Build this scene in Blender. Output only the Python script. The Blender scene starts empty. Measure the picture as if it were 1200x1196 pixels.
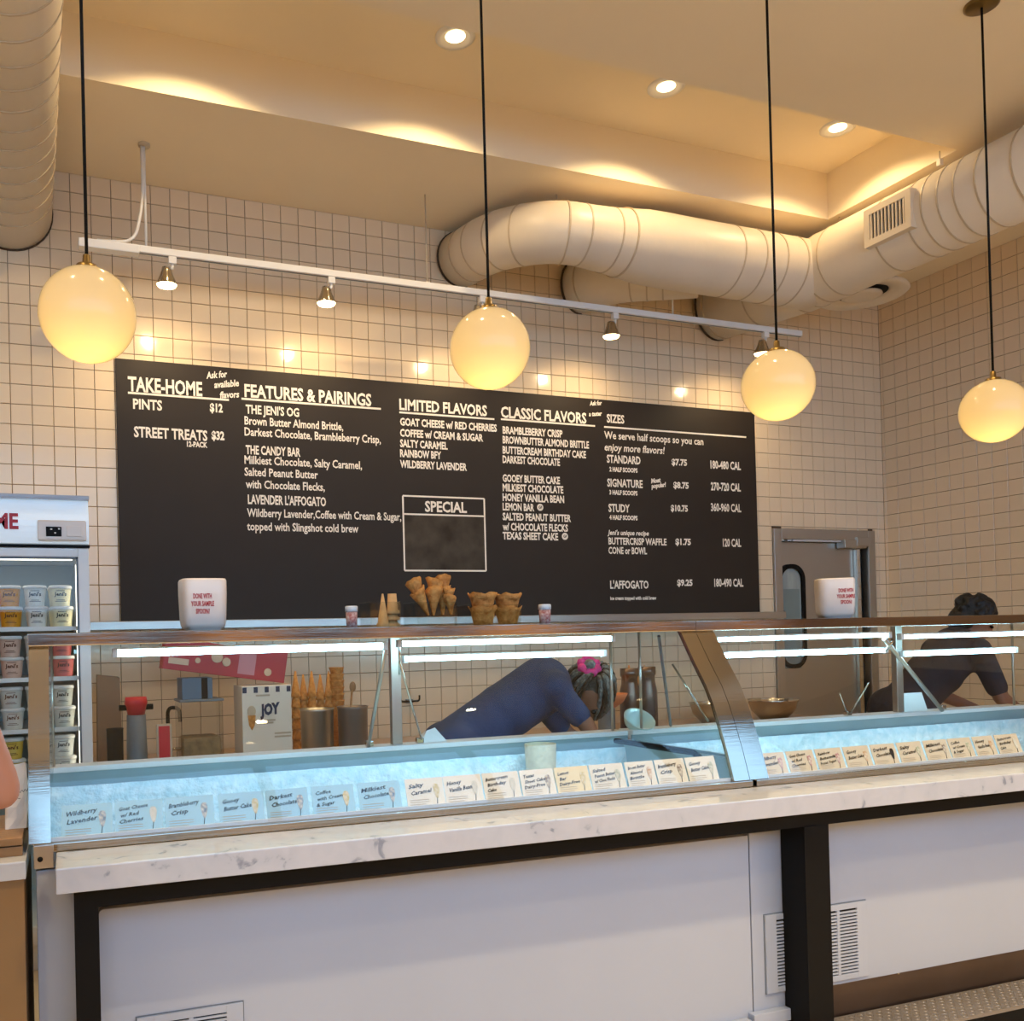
import bpy, bmesh, math, random
from mathutils import Vector, Matrix
random.seed(7)
S = bpy.context.scene
COL = S.collection
PI = math.pi
R = math.radians

# ------------------------------------------------------------------ camera
CAM = Vector((0.07267, -5.20184, 1.42))
FOC, PCX, PCY = 1085.748, 463.438, 741.160
ROT = ((0.930157982, -0.366316461, -0.024867232),
       (-0.019704952, 0.017825389, -0.999646923),
       (0.366630391, 0.930319572, 0.00936218))       # rows: right, down, forward
cd = bpy.data.cameras.new('camera')
cam = bpy.data.objects.new('camera', cd)
COL.objects.link(cam)
r_, d_, f_ = (Vector(v) for v in ROT)
cam.matrix_world = Matrix(((r_.x, -d_.x, -f_.x, CAM.x), (r_.y, -d_.y, -f_.y, CAM.y),
                           (r_.z, -d_.z, -f_.z, CAM.z), (0, 0, 0, 1)))
cd.sensor_fit = 'HORIZONTAL'; cd.sensor_width = 36.0
cd.lens = FOC / 1200 * 36
cd.shift_x = (600 - PCX) / 1200
cd.shift_y = (PCY - 598) / 1200
cd.clip_start = 0.05
S.camera = cam

# ------------------------------------------------------------------ world, light, exposure
W = bpy.data.worlds.new('world'); S.world = W; W.use_nodes = True
bg = W.node_tree.nodes['Background']
bg.inputs['Color'].default_value = (0.33, 0.60, 1.0, 1)
bg.inputs['Strength'].default_value = 4.5
S.view_settings.view_transform = 'Standard'; S.view_settings.look = 'None'
S.view_settings.exposure = 0.14; S.view_settings.gamma = 1.0
S.view_settings.use_curve_mapping = False
S.cycles.max_bounces = 10; S.cycles.diffuse_bounces = 5; S.cycles.glossy_bounces = 4
S.cycles.transparent_max_bounces = 24; S.cycles.transmission_bounces = 6
S.cycles.sample_clamp_indirect = 4.0
S.cycles.caustics_reflective = False; S.cycles.caustics_refractive = False
WARM = (1.0, 0.73, 0.39)
P_DOWN, P_TRACK, P_FILL, P_GLOBE = 28.0, 14.0, 145.0, 0.80
P_WALL_FILL = 120.0

def spot(name, loc, aim, power, ang=100, blend=0.7, col=WARM, size=0.04):
    l = bpy.data.lights.new(name, 'SPOT'); l.energy = power; l.color = col
    l.spot_size = R(ang); l.spot_blend = blend; l.shadow_soft_size = size
    o = bpy.data.objects.new(name, l); COL.objects.link(o); o.location = loc
    o.rotation_euler = (Vector(aim) - Vector(loc)).to_track_quat('-Z', 'Y').to_euler()
    return o
def point(name, loc, power, col=WARM, size=0.03):
    l = bpy.data.lights.new(name, 'POINT'); l.energy = power; l.color = col; l.shadow_soft_size = size
    o = bpy.data.objects.new(name, l); COL.objects.link(o); o.location = loc
    return o

CEIL = 3.965
FRONT = -6.2            # street front, behind the camera
LEFT = -3.6
RIGHT = 6.157
# unseen fill lamps added behind the camera, in rows
HALL_FILL = [(x, y) for y in (-4.6, -5.55) for x in (-2.7, -1.3, 1.3, 2.8, 4.2, 5.5)]

# ------------------------------------------------------------------ picture ray helpers: a pixel of the survey photo hits a real plane
def ray(u, v):
    a, b = (u - PCX) / FOC, (v - PCY) / FOC
    return r_ * a + d_ * b + f_
def aty(u, v, y):
    d = ray(u, v); return CAM + d * ((y - CAM.y) / d.y)
def atz(u, v, z):
    d = ray(u, v); return CAM + d * ((z - CAM.z) / d.z)
# counter frame K: origin under the marble's front left corner, turned by -2 degrees
KO = Vector((0.117, -2.850, 0)); KA = R(-2.0)
KX = Vector((math.cos(KA), math.sin(KA), 0)); KY = Vector((-math.sin(KA), math.cos(KA), 0))
def toK(p):
    d = Vector(p) - KO; return Vector((d.dot(KX), d.dot(KY), d.z))
def fromK(q): return KO + KX * q[0] + KY * q[1] + Vector((0, 0, q[2]))
def kpl(u, v, axis, val):
    d = ray(u, v); A = toK(CAM); B = toK(CAM + d) - A
    return A + B * ((val - A[axis]) / B[axis])
def ky(u, v, y): return kpl(u, v, 1, y)
def kz(u, v, z): return kpl(u, v, 2, z)
def kx(u, v, x): return kpl(u, v, 0, x)

# ------------------------------------------------------------------ materials
def lin(h):
    if isinstance(h, str):
        h = h.lstrip('#'); c = [int(h[i:i + 2], 16) / 255 for i in (0, 2, 4)]
        return tuple((x / 12.92 if x <= .04045 else ((x + .055) / 1.055) ** 2.4) for x in c) + (1,)
    return tuple(h) + (1,)
MATS = {}
def mat(name, col, rough=0.5, metal=0.0, var=0.0, vscale=8.0, bump=0.0, bscale=60.0, spec=0.5, stretch=None, coat=0.0, emit=None, es=0.0, col2=None, rvar=0.0):
    if name in MATS: return MATS[name]
    m = bpy.data.materials.new(name); m.use_nodes = True; MATS[name] = m
    nt = m.node_tree; b = nt.nodes['Principled BSDF']
    c = lin(col)
    b.inputs['Base Color'].default_value = c
    b.inputs['Roughness'].default_value = rough; b.inputs['Metallic'].default_value = metal
    b.inputs['Specular IOR Level'].default_value = spec
    if coat: b.inputs['Coat Weight'].default_value = coat
    if emit: b.inputs['Emission Color'].default_value = lin(emit); b.inputs['Emission Strength'].default_value = es
    if var or bump or rvar:
        tc = nt.nodes.new('ShaderNodeTexCoord'); mp = nt.nodes.new('ShaderNodeMapping')
        nt.links.new(tc.outputs['Object'], mp.inputs['Vector'])
        if stretch: mp.inputs['Scale'].default_value = stretch
    if var or rvar:
        n = nt.nodes.new('ShaderNodeTexNoise'); n.inputs['Scale'].default_value = vscale; n.inputs['Detail'].default_value = 4
        nt.links.new(mp.outputs['Vector'], n.inputs['Vector'])
        if var:
            r = nt.nodes.new('ShaderNodeValToRGB')
            e = r.color_ramp.elements
            e[0].position = .3; e[1].position = .7
            e[0].color = lin(col2) if col2 else tuple(x * (1 - var) for x in c[:3]) + (1,)
            e[1].color = c
            nt.links.new(n.outputs['Fac'], r.inputs['Fac']); nt.links.new(r.outputs['Color'], b.inputs['Base Color'])
        if rvar:
            mr = nt.nodes.new('ShaderNodeMapRange'); mr.inputs[3].default_value = rough - rvar; mr.inputs[4].default_value = rough + rvar
            nt.links.new(n.outputs['Fac'], mr.inputs[0]); nt.links.new(mr.outputs[0], b.inputs['Roughness'])
    if bump:
        n2 = nt.nodes.new('ShaderNodeTexNoise'); n2.inputs['Scale'].default_value = bscale; n2.inputs['Detail'].default_value = 3
        nt.links.new(mp.outputs['Vector'], n2.inputs['Vector'])
        bp = nt.nodes.new('ShaderNodeBump'); bp.inputs['Strength'].default_value = bump; bp.inputs['Distance'].default_value = .01
        nt.links.new(n2.outputs['Fac'], bp.inputs['Height']); nt.links.new(bp.outputs['Normal'], b.inputs['Normal'])
    return m
def glass_mat(name, tint=(1, 1, 1), refl=1.0, rough=0.0):
    if name in MATS: return MATS[name]
    m = bpy.data.materials.new(name); m.use_nodes = True; MATS[name] = m
    nt = m.node_tree; nt.nodes.clear()
    o = nt.nodes.new('ShaderNodeOutputMaterial'); mx = nt.nodes.new('ShaderNodeMixShader')
    t = nt.nodes.new('ShaderNodeBsdfTransparent'); t.inputs['Color'].default_value = tuple(tint) + (1,)
    g = nt.nodes.new('ShaderNodeBsdfGlossy'); g.inputs['Roughness'].default_value = rough
    lw = nt.nodes.new('ShaderNodeLayerWeight'); lw.inputs['Blend'].default_value = .5
    pw = nt.nodes.new('ShaderNodeMath'); pw.operation = 'POWER'; pw.inputs[1].default_value = 4.5
    nt.links.new(lw.outputs['Facing'], pw.inputs[0])
    mt = nt.nodes.new('ShaderNodeMath'); mt.operation = 'MULTIPLY_ADD'; mt.inputs[1].default_value = .9 * refl; mt.inputs[2].default_value = .042 * refl; mt.use_clamp = True
    nt.links.new(pw.outputs[0], mt.inputs[0]); nt.links.new(mt.outputs[0], mx.inputs[0])
    nt.links.new(t.outputs[0], mx.inputs[1]); nt.links.new(g.outputs[0], mx.inputs[2]); nt.links.new(mx.outputs[0], o.inputs[0])
    return m
def emit_mat(name, col, s):
    if name in MATS: return MATS[name]
    m = bpy.data.materials.new(name); m.use_nodes = True; MATS[name] = m
    nt = m.node_tree; nt.nodes.clear()
    o = nt.nodes.new('ShaderNodeOutputMaterial'); e = nt.nodes.new('ShaderNodeEmission')
    e.inputs['Color'].default_value = lin(col); e.inputs['Strength'].default_value = s
    nt.links.new(e.outputs[0], o.inputs[0]); return m
def opal_mat():
    m = bpy.data.materials.new('opal_glass'); m.use_nodes = True; nt = m.node_tree; nt.nodes.clear()
    o = nt.nodes.new('ShaderNodeOutputMaterial'); t = nt.nodes.new('ShaderNodeBsdfTranslucent'); t.inputs['Color'].default_value = (.9, .82, .68, 1)
    d = nt.nodes.new('ShaderNodeBsdfDiffuse'); d.inputs['Color'].default_value = (.75, .66, .5, 1)
    g = nt.nodes.new('ShaderNodeBsdfGlossy'); g.inputs['Roughness'].default_value = .12
    m1 = nt.nodes.new('ShaderNodeMixShader'); m1.inputs[0].default_value = .35
    m2 = nt.nodes.new('ShaderNodeMixShader'); f = nt.nodes.new('ShaderNodeFresnel'); f.inputs['IOR'].default_value = 1.4
    nt.links.new(t.outputs[0], m1.inputs[1]); nt.links.new(d.outputs[0], m1.inputs[2])
    nt.links.new(f.outputs[0], m2.inputs[0]); nt.links.new(m1.outputs[0], m2.inputs[1]); nt.links.new(g.outputs[0], m2.inputs[2])
    nt.links.new(m2.outputs[0], o.inputs[0]); return m
def marble_mat():
    m = mat('quartz', '#c0c1c5', .12, spec=.6); nt = m.node_tree; b = nt.nodes['Principled BSDF']
    tc = nt.nodes.new('ShaderNodeTexCoord')
    n = nt.nodes.new('ShaderNodeTexNoise'); n.inputs['Scale'].default_value = 16; n.inputs['Detail'].default_value = 6; n.inputs['Distortion'].default_value = .6
    nt.links.new(tc.outputs['Object'], n.inputs['Vector'])
    r = nt.nodes.new('ShaderNodeValToRGB'); e = r.color_ramp.elements
    e[0].position = .30; e[0].color = lin('#8d929c'); e[1].position = .37; e[1].color = lin('#b9bbc0')
    e2 = r.color_ramp.elements.new(.6); e2.color = lin('#c0c1c5')
    nt.links.new(n.outputs['Fac'], r.inputs['Fac']); nt.links.new(r.outputs['Color'], b.inputs['Base Color']); return m
M_tile = mat('glazed_tile', '#ead4b4', .13, var=.06, vscale=3, bump=.12, bscale=9, spec=.5)
M_grout = mat('grout', '#6d5540', .9, var=.2, vscale=20)
M_plaster = mat('ceiling_plaster', '#f2e3c6', .85, var=.03, vscale=2, bump=.05, bscale=30)
M_wallpaint = mat('wall_paint', '#d9d3c8', .8, var=.04, vscale=2)
M_floor = mat('polished_concrete', '#d6cbb9', .35, var=.15, vscale=3)
M_duct = mat('painted_duct', '#e6d9c4', .42, var=.05, vscale=6, bump=.15, bscale=14)
M_seam = mat('duct_seam', '#c9b79b', .5, var=.1)
M_darkseam = mat('duct_gap', '#4a3a28', .8, var=.1)
M_white = mat('white_enamel', '#eceae6', .35, var=.03)
M_panel = mat('white_panel', '#adb4c1', .25, var=.04, vscale=2.0, bump=.05, bscale=3)
M_steel = mat('brushed_steel', '#b0a799', .13, metal=1.0, rvar=.06, vscale=4, bump=.04, bscale=5, stretch=(1, 1, 60))
M_steel2 = mat('satin_steel', '#b8b3ab', .34, metal=1.0, rvar=.05, vscale=20, stretch=(1, 1, 20))
M_darksteel = mat('kick_steel', '#6c5b4f', .35, metal=.8, var=.25, vscale=3)
M_black = mat('black_frame', '#060505', .6, var=.2, vscale=10, spec=.2)
M_board = mat('chalkboard', '#2a221b', .62, var=.12, vscale=5, bump=.03, bscale=100, spec=.35)
M_chalk = mat('chalk_white', '#f4ece0', .8, var=.03)
M_chalk2 = mat('chalk_smudge', '#4b443c', .9, var=.35, vscale=8, col2='#2c261f')
M_quartz = marble_mat()
M_glass = glass_mat('case_glass', (.985, .995, .99), .62)
M_glass2 = glass_mat('edge_glass', (.72, .80, .78), 1.4, .05)
M_clear = glass_mat('clear_acrylic', (.93, .94, .93), 1.0)
M_frost = mat('frosted_well', '#f4fbfc', .55, var=.22, vscale=30, bump=1.0, bscale=45, col2='#cfe6ea')
M_collar = mat('well_collar', '#93a6a8', .35, var=.1)
M_led = emit_mat('led_tube', '#aeeaff', 26.0)
M_card = mat('flavour_card', '#efe6d4', .6, var=.05, vscale=12)
M_ink = mat('card_ink', '#1d1a18', .7, var=.1)
M_red = mat('red_print', '#b3202a', .5, var=.08)
M_cream = mat('cream_ceramic', '#e9dccf', .3, var=.03)
M_waffle = mat('waffle_cone', '#e2a355', .75, var=.45, vscale=55, bump=.6, bscale=80, col2='#b8742f')
M_cake = mat('cake_cone', '#dcae74', .8, var=.2, vscale=40)
M_wood = mat('oak_wood', '#a27a50', .5, var=.35, vscale=5, stretch=(1, 12, 12))
M_tan = mat('tan_laminate', '#8a6a44', .55, var=.1, vscale=4)
M_skin = mat('skin', '#a3705a', .5, var=.08, vscale=9)
M_skin2 = mat('dark_skin', '#8a5a43', .5, var=.08, vscale=9)
M_navy = mat('navy_shirt', '#2a416c', .85, var=.2, vscale=14, bump=.4, bscale=40)
M_dark = mat('dark_cloth', '#2c2730', .85, var=.2, vscale=14, bump=.4, bscale=40)
M_hair = mat('dark_hair', '#070505', .55, var=.4, vscale=60, bump=.6, bscale=120)
M_hair2 = mat('grey_braids', '#8b979b', .45, var=.55, vscale=60, bump=.6, bscale=120, col2='#1d2528')
M_pink = mat('pink_scrunchie', '#ee3fa0', .7, var=.3, vscale=30)
M_opal = opal_mat()
M_brass = mat('aged_brass', '#8a7040', .35, metal=.9, var=.2)
M_bulb = emit_mat('lamp_face', '#ffd79a', 14.0)
M_bulb2 = emit_mat('downlight_face', '#ffe0a8', 10.0)
M_chrome = mat('chrome', '#cfc8bc', .12, metal=1.0, rvar=.03)
M_redbox = mat('red_carton', '#b02c34', .5, var=.15)
M_grey = mat('grey_plastic', '#6f7880', .5, var=.15)
M_tree = mat('tread_plate', '#8d847b', .5, metal=.4, var=.15)
M_paper = mat('white_paper', '#e8e4de', .7, var=.05)

# ------------------------------------------------------------------ builders
def tag(o, label=None, cat=None, group=None, kind=None):
    if label: o['label'] = label
    if cat: o['category'] = cat
    if group: o['group'] = group
    if kind: o['kind'] = kind
    return o
FR = {}   # root object -> (base, frame)
def thing(name, label, cat, base=(0, 0, 0), frame='W', group=None):
    o = bpy.data.objects.new(name, None); COL.objects.link(o)
    o.empty_display_size = .1
    place(o, base, frame); tag(o, label, cat, group); return o
def place(o, base, frame):
    base = Vector(base)
    if frame == 'K': o.location = fromK(base); o.rotation_euler = (0, 0, KA)
    else: o.location = base
    o['_b'] = tuple(base); 
class MB:
    """collects geometry in frame coordinates, builds one mesh object"""
    def __init__(s): s.v = []; s.f = []; s.sm = []
    def add(s, vs, fs, smooth=False):
        n = len(s.v); s.v += [Vector(v) for v in vs]
        for f in fs: s.f.append([i + n for i in f]); s.sm.append(smooth)
        return s
    def box(s, a, b, ch=0.0, M=None):
        x0, y0, z0 = a; x1, y1, z1 = b
        if x0 > x1: x0, x1 = x1, x0
        if y0 > y1: y0, y1 = y1, y0
        if z0 > z1: z0, z1 = z1, z0
        if ch > 0:
            bm = bmesh.new(); bmesh.ops.create_cube(bm, size=1)
            for v in bm.verts: v.co = Vector(((x0 + x1) / 2 + v.co.x * (x1 - x0), (y0 + y1) / 2 + v.co.y * (y1 - y0), (z0 + z1) / 2 + v.co.z * (z1 - z0)))
            bmesh.ops.bevel(bm, geom=bm.edges[:] , offset=min(ch, (x1 - x0) * .45, (y1 - y0) * .45, (z1 - z0) * .45), segments=2, affect='EDGES', profile=.6)
            bm.verts.index_update()
            vs = [v.co.copy() for v in bm.verts]; fs = [[v.index for v in f.verts] for f in bm.faces]; bm.free()
        else:
            vs = [Vector(c) for c in ((x0, y0, z0), (x1, y0, z0), (x1, y1, z0), (x0, y1, z0), (x0, y0, z1), (x1, y0, z1), (x1, y1, z1), (x0, y1, z1))]
            fs = [(3, 2, 1, 0), (4, 5, 6, 7), (0, 1, 5, 4), (1, 2, 6, 5), (2, 3, 7, 6), (3, 0, 4, 7)]
        if M: vs = [M @ v for v in vs]
        return s.add(vs, fs)
    def tube(s, pts, rad, n=16, caps=True, smooth=True, closed=False):
        pts = [Vector(p) for p in pts]; m = len(pts)
        if not hasattr(rad, '__len__'): rad = [rad] * m
        vs = []; prev = None
        for i, p in enumerate(pts):
            if closed: t = pts[(i + 1) % m] - pts[i - 1]
            elif i == 0: t = pts[1] - pts[0]
            elif i == m - 1: t = pts[-1] - pts[-2]
            else: t = (pts[i + 1] - p).normalized() + (p - pts[i - 1]).normalized()
            t.normalize()
            if prev is None:
                up = Vector((0, 0, 1)) if abs(t.z) < .9 else Vector((1, 0, 0))
                a = t.cross(up).normalized()
            else:
                a = (prev - t * prev.dot(t)).normalized()
            prev = a; b = t.cross(a)
            for k in range(n):
                an = 2 * PI * k / n; vs.append(p + (a * math.cos(an) + b * math.sin(an)) * rad[i])
        fs = []
        for i in range(m if closed else m - 1):
            for k in range(n):
                j = (i + 1) % m
                fs.append((i * n + k, i * n + (k + 1) % n, j * n + (k + 1) % n, j * n + k))
        s.add(vs, fs, smooth)
        if caps and not closed:
            base = len(s.v) - len(vs)
            s.f.append([base + k for k in range(n)][::-1]); s.sm.append(False)
            s.f.append([base + (m - 1) * n + k for k in range(n)]); s.sm.append(False)
        return s
    def lathe(s, c, prof, n=24, axis='Z', smooth=True, M=None):
        vs = []; c = Vector(c)
        for (r, h) in prof:
            for k in range(n):
                a = 2 * PI * k / n
                p = {'Z': Vector((r * math.cos(a), r * math.sin(a), h)), 'Y': Vector((r * math.cos(a), h, r * math.sin(a))), 'X': Vector((h, r * math.cos(a), r * math.sin(a)))}[axis]
                vs.append(c + (M @ p if M else p))
        fs = [(i * n + k, i * n + (k + 1) % n, (i + 1) * n + (k + 1) % n, (i + 1) * n + k) for i in range(len(prof) - 1) for k in range(n)]
        return s.add(vs, fs, smooth)
    def sphere(s, c, r, n=24, m=14, M=None):
        rr = r if hasattr(r, '__len__') else (r, r, r)
        vs = [Vector((0, 0, rr[2]))]
        for i in range(1, m):
            t = PI * i / m
            for k in range(n):
                a = 2 * PI * k / n; vs.append(Vector((rr[0] * math.sin(t) * math.cos(a), rr[1] * math.sin(t) * math.sin(a), rr[2] * math.cos(t))))
        vs.append(Vector((0, 0, -rr[2])))
        vs = [Vector(c) + (M @ v if M else v) for v in vs]
        fs = [(0, 1 + k, 1 + (k + 1) % n) for k in range(n)]
        for i in range(m - 2):
            for k in range(n): fs.append((1 + i * n + k, 1 + (i + 1) * n + k, 1 + (i + 1) * n + (k + 1) % n, 1 + i * n + (k + 1) % n))
        L = len(vs) - 1; o = 1 + (m - 2) * n
        fs += [(L, o + (k + 1) % n, o + k) for k in range(n)]
        return s.add(vs, fs, True)
    def extrude(s, outline, vec, smooth=False):
        """closed outline (list of points) pushed along vec"""
        n = len(outline); vec = Vector(vec)
        vs = [Vector(p) for p in outline] + [Vector(p) + vec for p in outline]
        fs = [list(range(n))[::-1], list(range(n, 2 * n))] + [[i, (i + 1) % n, n + (i + 1) % n, n + i] for i in range(n)]
        return s.add(vs, fs, smooth)
    def build(s, name, m, parent=None, frame='W', base=None, kind=None, label=None, fix=True):
        if parent is not None and base is None: base = Vector(root_base(parent))
        if base is None: base = Vector((0, 0, 0))
        base = Vector(base)
        me = bpy.data.meshes.new(name)
        me.from_pydata([tuple(v - base) for v in s.v], [], s.f)
        me.polygons.foreach_set('use_smooth', s.sm)
        if fix:
            bm = bmesh.new(); bm.from_mesh(me); bmesh.ops.recalc_face_normals(bm, faces=bm.faces[:]); bm.to_mesh(me); bm.free()
        me.materials.append(m); me.update()
        o = bpy.data.objects.new(name, me); COL.objects.link(o)
        if parent is not None: o.parent = parent; o['_b'] = tuple(base)
        else: place(o, base, frame)
        if kind: o['kind'] = kind
        if label: o['label'] = label
        return o
def root_base(o): return tuple(o['_b'])
def copy_tree(o, parent=None):
    c = o.copy(); COL.objects.link(c); c.parent = parent
    for ch in list(o.children): copy_tree(ch, c)
    return c

# text: flat lettering as real thin geometry on a plane
def text_geo(txt, bold=0.0, res=2, align='LEFT'):
    cu = bpy.data.curves.new('t', 'FONT'); cu.body = txt; cu.size = 1.0; cu.resolution_u = res
    cu.offset = bold; cu.align_x = 'LEFT'
    ob = bpy.data.objects.new('t', cu); COL.objects.link(ob)
    bpy.context.view_layer.update()
    me = bpy.data.meshes.new_from_object(ob.evaluated_get(bpy.context.evaluated_depsgraph_get()))
    vs = [v.co.copy() for v in me.vertices]; fs = [list(p.vertices) for p in me.polygons]
    bpy.data.objects.remove(ob); bpy.data.curves.remove(cu); bpy.data.meshes.remove(me)
    return vs, fs
def lettering(txt, o, ux, uz, width, height, nrm, parent, m=None, name='lettering', bold=.012, res=2, slant=0.0, ref='H', mb=None, cap=None):
    """o: baseline left, ux/uz unit directions, width/height of the whole line (height = cap height)"""
    vs, fs = text_geo(txt, bold, res)
    x0 = min(v.x for v in vs); x1 = max(v.x for v in vs)
    CAPH = .70
    sx = width / (x1 - x0); sz = height / CAPH
    o = Vector(o); ux = Vector(ux); uz = Vector(uz); nrm = Vector(nrm)
    P = [o + ux * ((v.x - x0) * sx + v.y * sz * slant) + uz * (v.y * sz) + nrm * .0015 for v in vs]
    b = mb or MB(); b.add(P, fs)
    if mb is not None: return mb
    return b.build(name, m or M_chalk, parent, fix=False)

# ------------------------------------------------------------------ SETTING
T = .105
def zrow(r): return 1.42 + (23.2535 - r) * T
def struct(name, mb, m): return mb.build(name, m, kind='structure')
struct('floor', MB().box((LEFT - .2, FRONT - .3, -.2), (RIGHT + .2, .25, 0)), M_floor)
YA, YB = -.89, -1.75        # raised tray in the ceiling between these
XT = 4.72
c = MB()
c.box((LEFT - .2, YA, CEIL), (RIGHT + .2, .25, 4.4))
c.box((LEFT - .2, FRONT - .3, CEIL), (RIGHT + .2, YB, 4.4))
c.box((XT, YB, CEIL), (RIGHT + .2, YA, 4.4))
c.box((LEFT - .2, YB, 4.25), (XT, YA, 4.4))
ceiling = struct('ceiling', c, M_plaster)
DX0, DX1, DZ = 5.055, 6.035, 2.165
w = MB()
w.box((LEFT - .2, .004, 0), (DX0, .25, 4.0)); w.box((DX1, .004, 0), (RIGHT + .2, .25, 4.0)); w.box((DX0, .004, DZ), (DX1, .25, 4.0))
wall_back = struct('wall_back', w, M_grout)
wall_right = struct('wall_right', MB().box((RIGHT + .004, FRONT - .3, 0), (RIGHT + .2, .004, 4.0)), M_grout)
struct('wall_left', MB().box((LEFT - .2, FRONT - .3, 0), (LEFT, .0, 4.0)), M_wallpaint)
# street front with tall windows
mull = [LEFT, -2.0, -.3, 1.4, 3.1, 4.8, RIGHT]
w = MB()
w.box((LEFT, FRONT - .12, 1.72), (RIGHT, FRONT, 1.80)); w.box((LEFT, FRONT - .12, 3.75), (RIGHT, FRONT, 4.0))
for x in mull: w.box((x - .04, FRONT - .12, 1.80), (x + .04, FRONT, 3.75))
struct('wall_front', w, mat('window_frame', '#4a3a2e', .6, var=.1))
pan = struct('trim_3', MB().box((LEFT, FRONT - .12, 0), (RIGHT, FRONT - .02, 1.72)), mat('brown_panelling', '#5d4028', .55, var=.3, vscale=2.5, stretch=(3, 1, .5)))
for x, w_ in ((-3.2, .5), (-2.1, .35), (-1.2, .7), (.1, .25), (.9, .6), (2.2, .3), (3.0, .8), (4.4, .35), (5.2, .6)):
    MB().box((x, FRONT - .02, .1), (x + w_, FRONT + .01, 1.68), .006).build('panel', mat('rim_reflection_oak', '#d2a05c', .5, var=.2, vscale=3, stretch=(5, 1, .6)), pan)  # unseen pale boards added for golden patches in the rim's reflection
struct('window_1', MB().box((LEFT, FRONT - .06, 1.80), (RIGHT, FRONT - .055, 3.75)), M_clear)
# pavement outside
struct('trim_2', MB().box((-14, -22, -.25), (18, FRONT - .3, -.06)), mat('street_paving', '#8d8c8a', .9, var=.1))

# ---- tiles
def tile_verts(w, h, d=.006, g=.0026, ch=.0022):
    x0, x1, z0, z1 = g / 2, w - g / 2, g / 2, h - g / 2
    vs = [(x0, 0, z0), (x1, 0, z0), (x1, 0, z1), (x0, 0, z1),
          (x0, -d * .55, z0), (x1, -d * .55, z0), (x1, -d * .55, z1), (x0, -d * .55, z1),
          (x0 + ch, -d, z0 + ch), (x1 - ch, -d, z0 + ch), (x1 - ch, -d, z1 - ch), (x0 + ch, -d, z1 - ch)]
    fs = [(8, 9, 10, 11)]
    for a, b in ((0, 4), (4, 8)):
        for k in range(4): fs.append((a + k, a + (k + 1) % 4, b + (k + 1) % 4, b + k))
    return [Vector(v) for v in vs], fs
def tile_mesh(name, w, h):
    vs, fs = tile_verts(w, h); me = bpy.data.meshes.new(name); me.from_pydata([tuple(v) for v in vs], [], fs); me.materials.append(M_tile); return me
def visible_px(P):
    d = P - CAM; z = d.dot(f_)
    if z < .1: return None
    return PCX + FOC * d.dot(r_) / z, PCY + FOC * d.dot(d_) / z, z
def tile_wall(wall, cells, matrix_for):
    """cells: (a0, a1, z0, z1) spans on the wall. The 300 largest visible are parts, the others one joined part"""
    scored = []
    for cdx, (a0, a1, z0, z1) in enumerate(cells):
        P = matrix_for(a0, z0) @ Vector(((a1 - a0) / 2, 0, (z1 - z0) / 2))
        q = visible_px(P); sc = 0
        if q and 0 < q[0] < 1200 and 0 < q[1] < 722:
            u, v, z = q; hid = False
            if wall is wall_back:
                hid = (135 < u < 890 and 410 + (u - 135) * .09 < v < 730) or (u < 104 and v > 584) or v < 203 + .14 * (u - 70) or u < 60 and v < 280 or (514 < u < 940 and v < 320)
            if not hid: sc = (a1 - a0) * (z1 - z0) / z ** 2
        scored.append((sc, cdx))
    scored.sort(reverse=True)
    top = {i for s, i in scored[:300] if s > 0}
    full = tile_mesh('tile', T, T); cache = {}
    rest = MB(); rnd = random.Random(3)
    for i, (a0, a1, z0, z1) in enumerate(cells):
        w_, h_ = a1 - a0, z1 - z0
        tilt = Matrix.Translation((w_ / 2, 0, h_ / 2)) @ Matrix.Rotation(rnd.gauss(0, .0035), 4, 'X') @ Matrix.Rotation(rnd.gauss(0, .0035), 4, 'Z') @ Matrix.Translation((-w_ / 2, 0, -h_ / 2))
        Mx = matrix_for(a0, z0) @ tilt
        if i in top:
            key = (round(w_, 3), round(h_, 3))
            me = full if key == (T, T) else cache.setdefault(key, tile_mesh('tile', w_, h_))
            o = bpy.data.objects.new('tile', me); COL.objects.link(o); o.parent = wall; o.matrix_local = Mx
        else:
            vs, fs = tile_verts(w_, h_); rest.add([Mx @ v for v in vs], fs)
    rest.build('tile_field', M_tile, wall, fix=False, kind='stuff')
def rows():
    out = []; r = -1
    while zrow(r + 1) > 0:
        z1 = min(zrow(r), CEIL); z0 = zrow(r + 1)
        if z1 - z0 > .01: out.append((z0, z1))
        r += 1
    return out
cells = []
for z0, z1 in rows():
    i = -12
    while i * T < RIGHT - .005:
        a0, a1 = i * T, min((i + 1) * T, RIGHT)
        zz0 = z0
        if z0 < DZ and a1 > DX0 and a0 < DX1:        # door opening
            if a0 < DX0 - .01: a1 = DX0
            elif a1 > DX1 + .01: a0 = DX1
            elif z1 > DZ + .01: zz0 = DZ
            else: i += 1; continue
        if a1 - a0 > .008: cells.append((a0, a1, zz0, z1))
        i += 1
tile_wall(wall_back, cells, lambda a, z: Matrix.Translation((a, .004, z)))
cells = []
rb = Matrix.Rotation(R(-90), 4, 'Z')
for z0, z1 in rows():
    cells.append((0, .229 * T, z0, z1))
    for k in range(34): cells.append((.229 * T + k * T, .229 * T + (k + 1) * T, z0, z1))
tile_wall(wall_right, cells, lambda a, z: Matrix.Translation((RIGHT + .004, -a, z)) @ rb)

# steel ledge along the back wall below the board
struct('trim_1', MB().box((.30, -.14, 1.515), (5.03, -.006, 1.562), .004), M_steel2)

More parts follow.
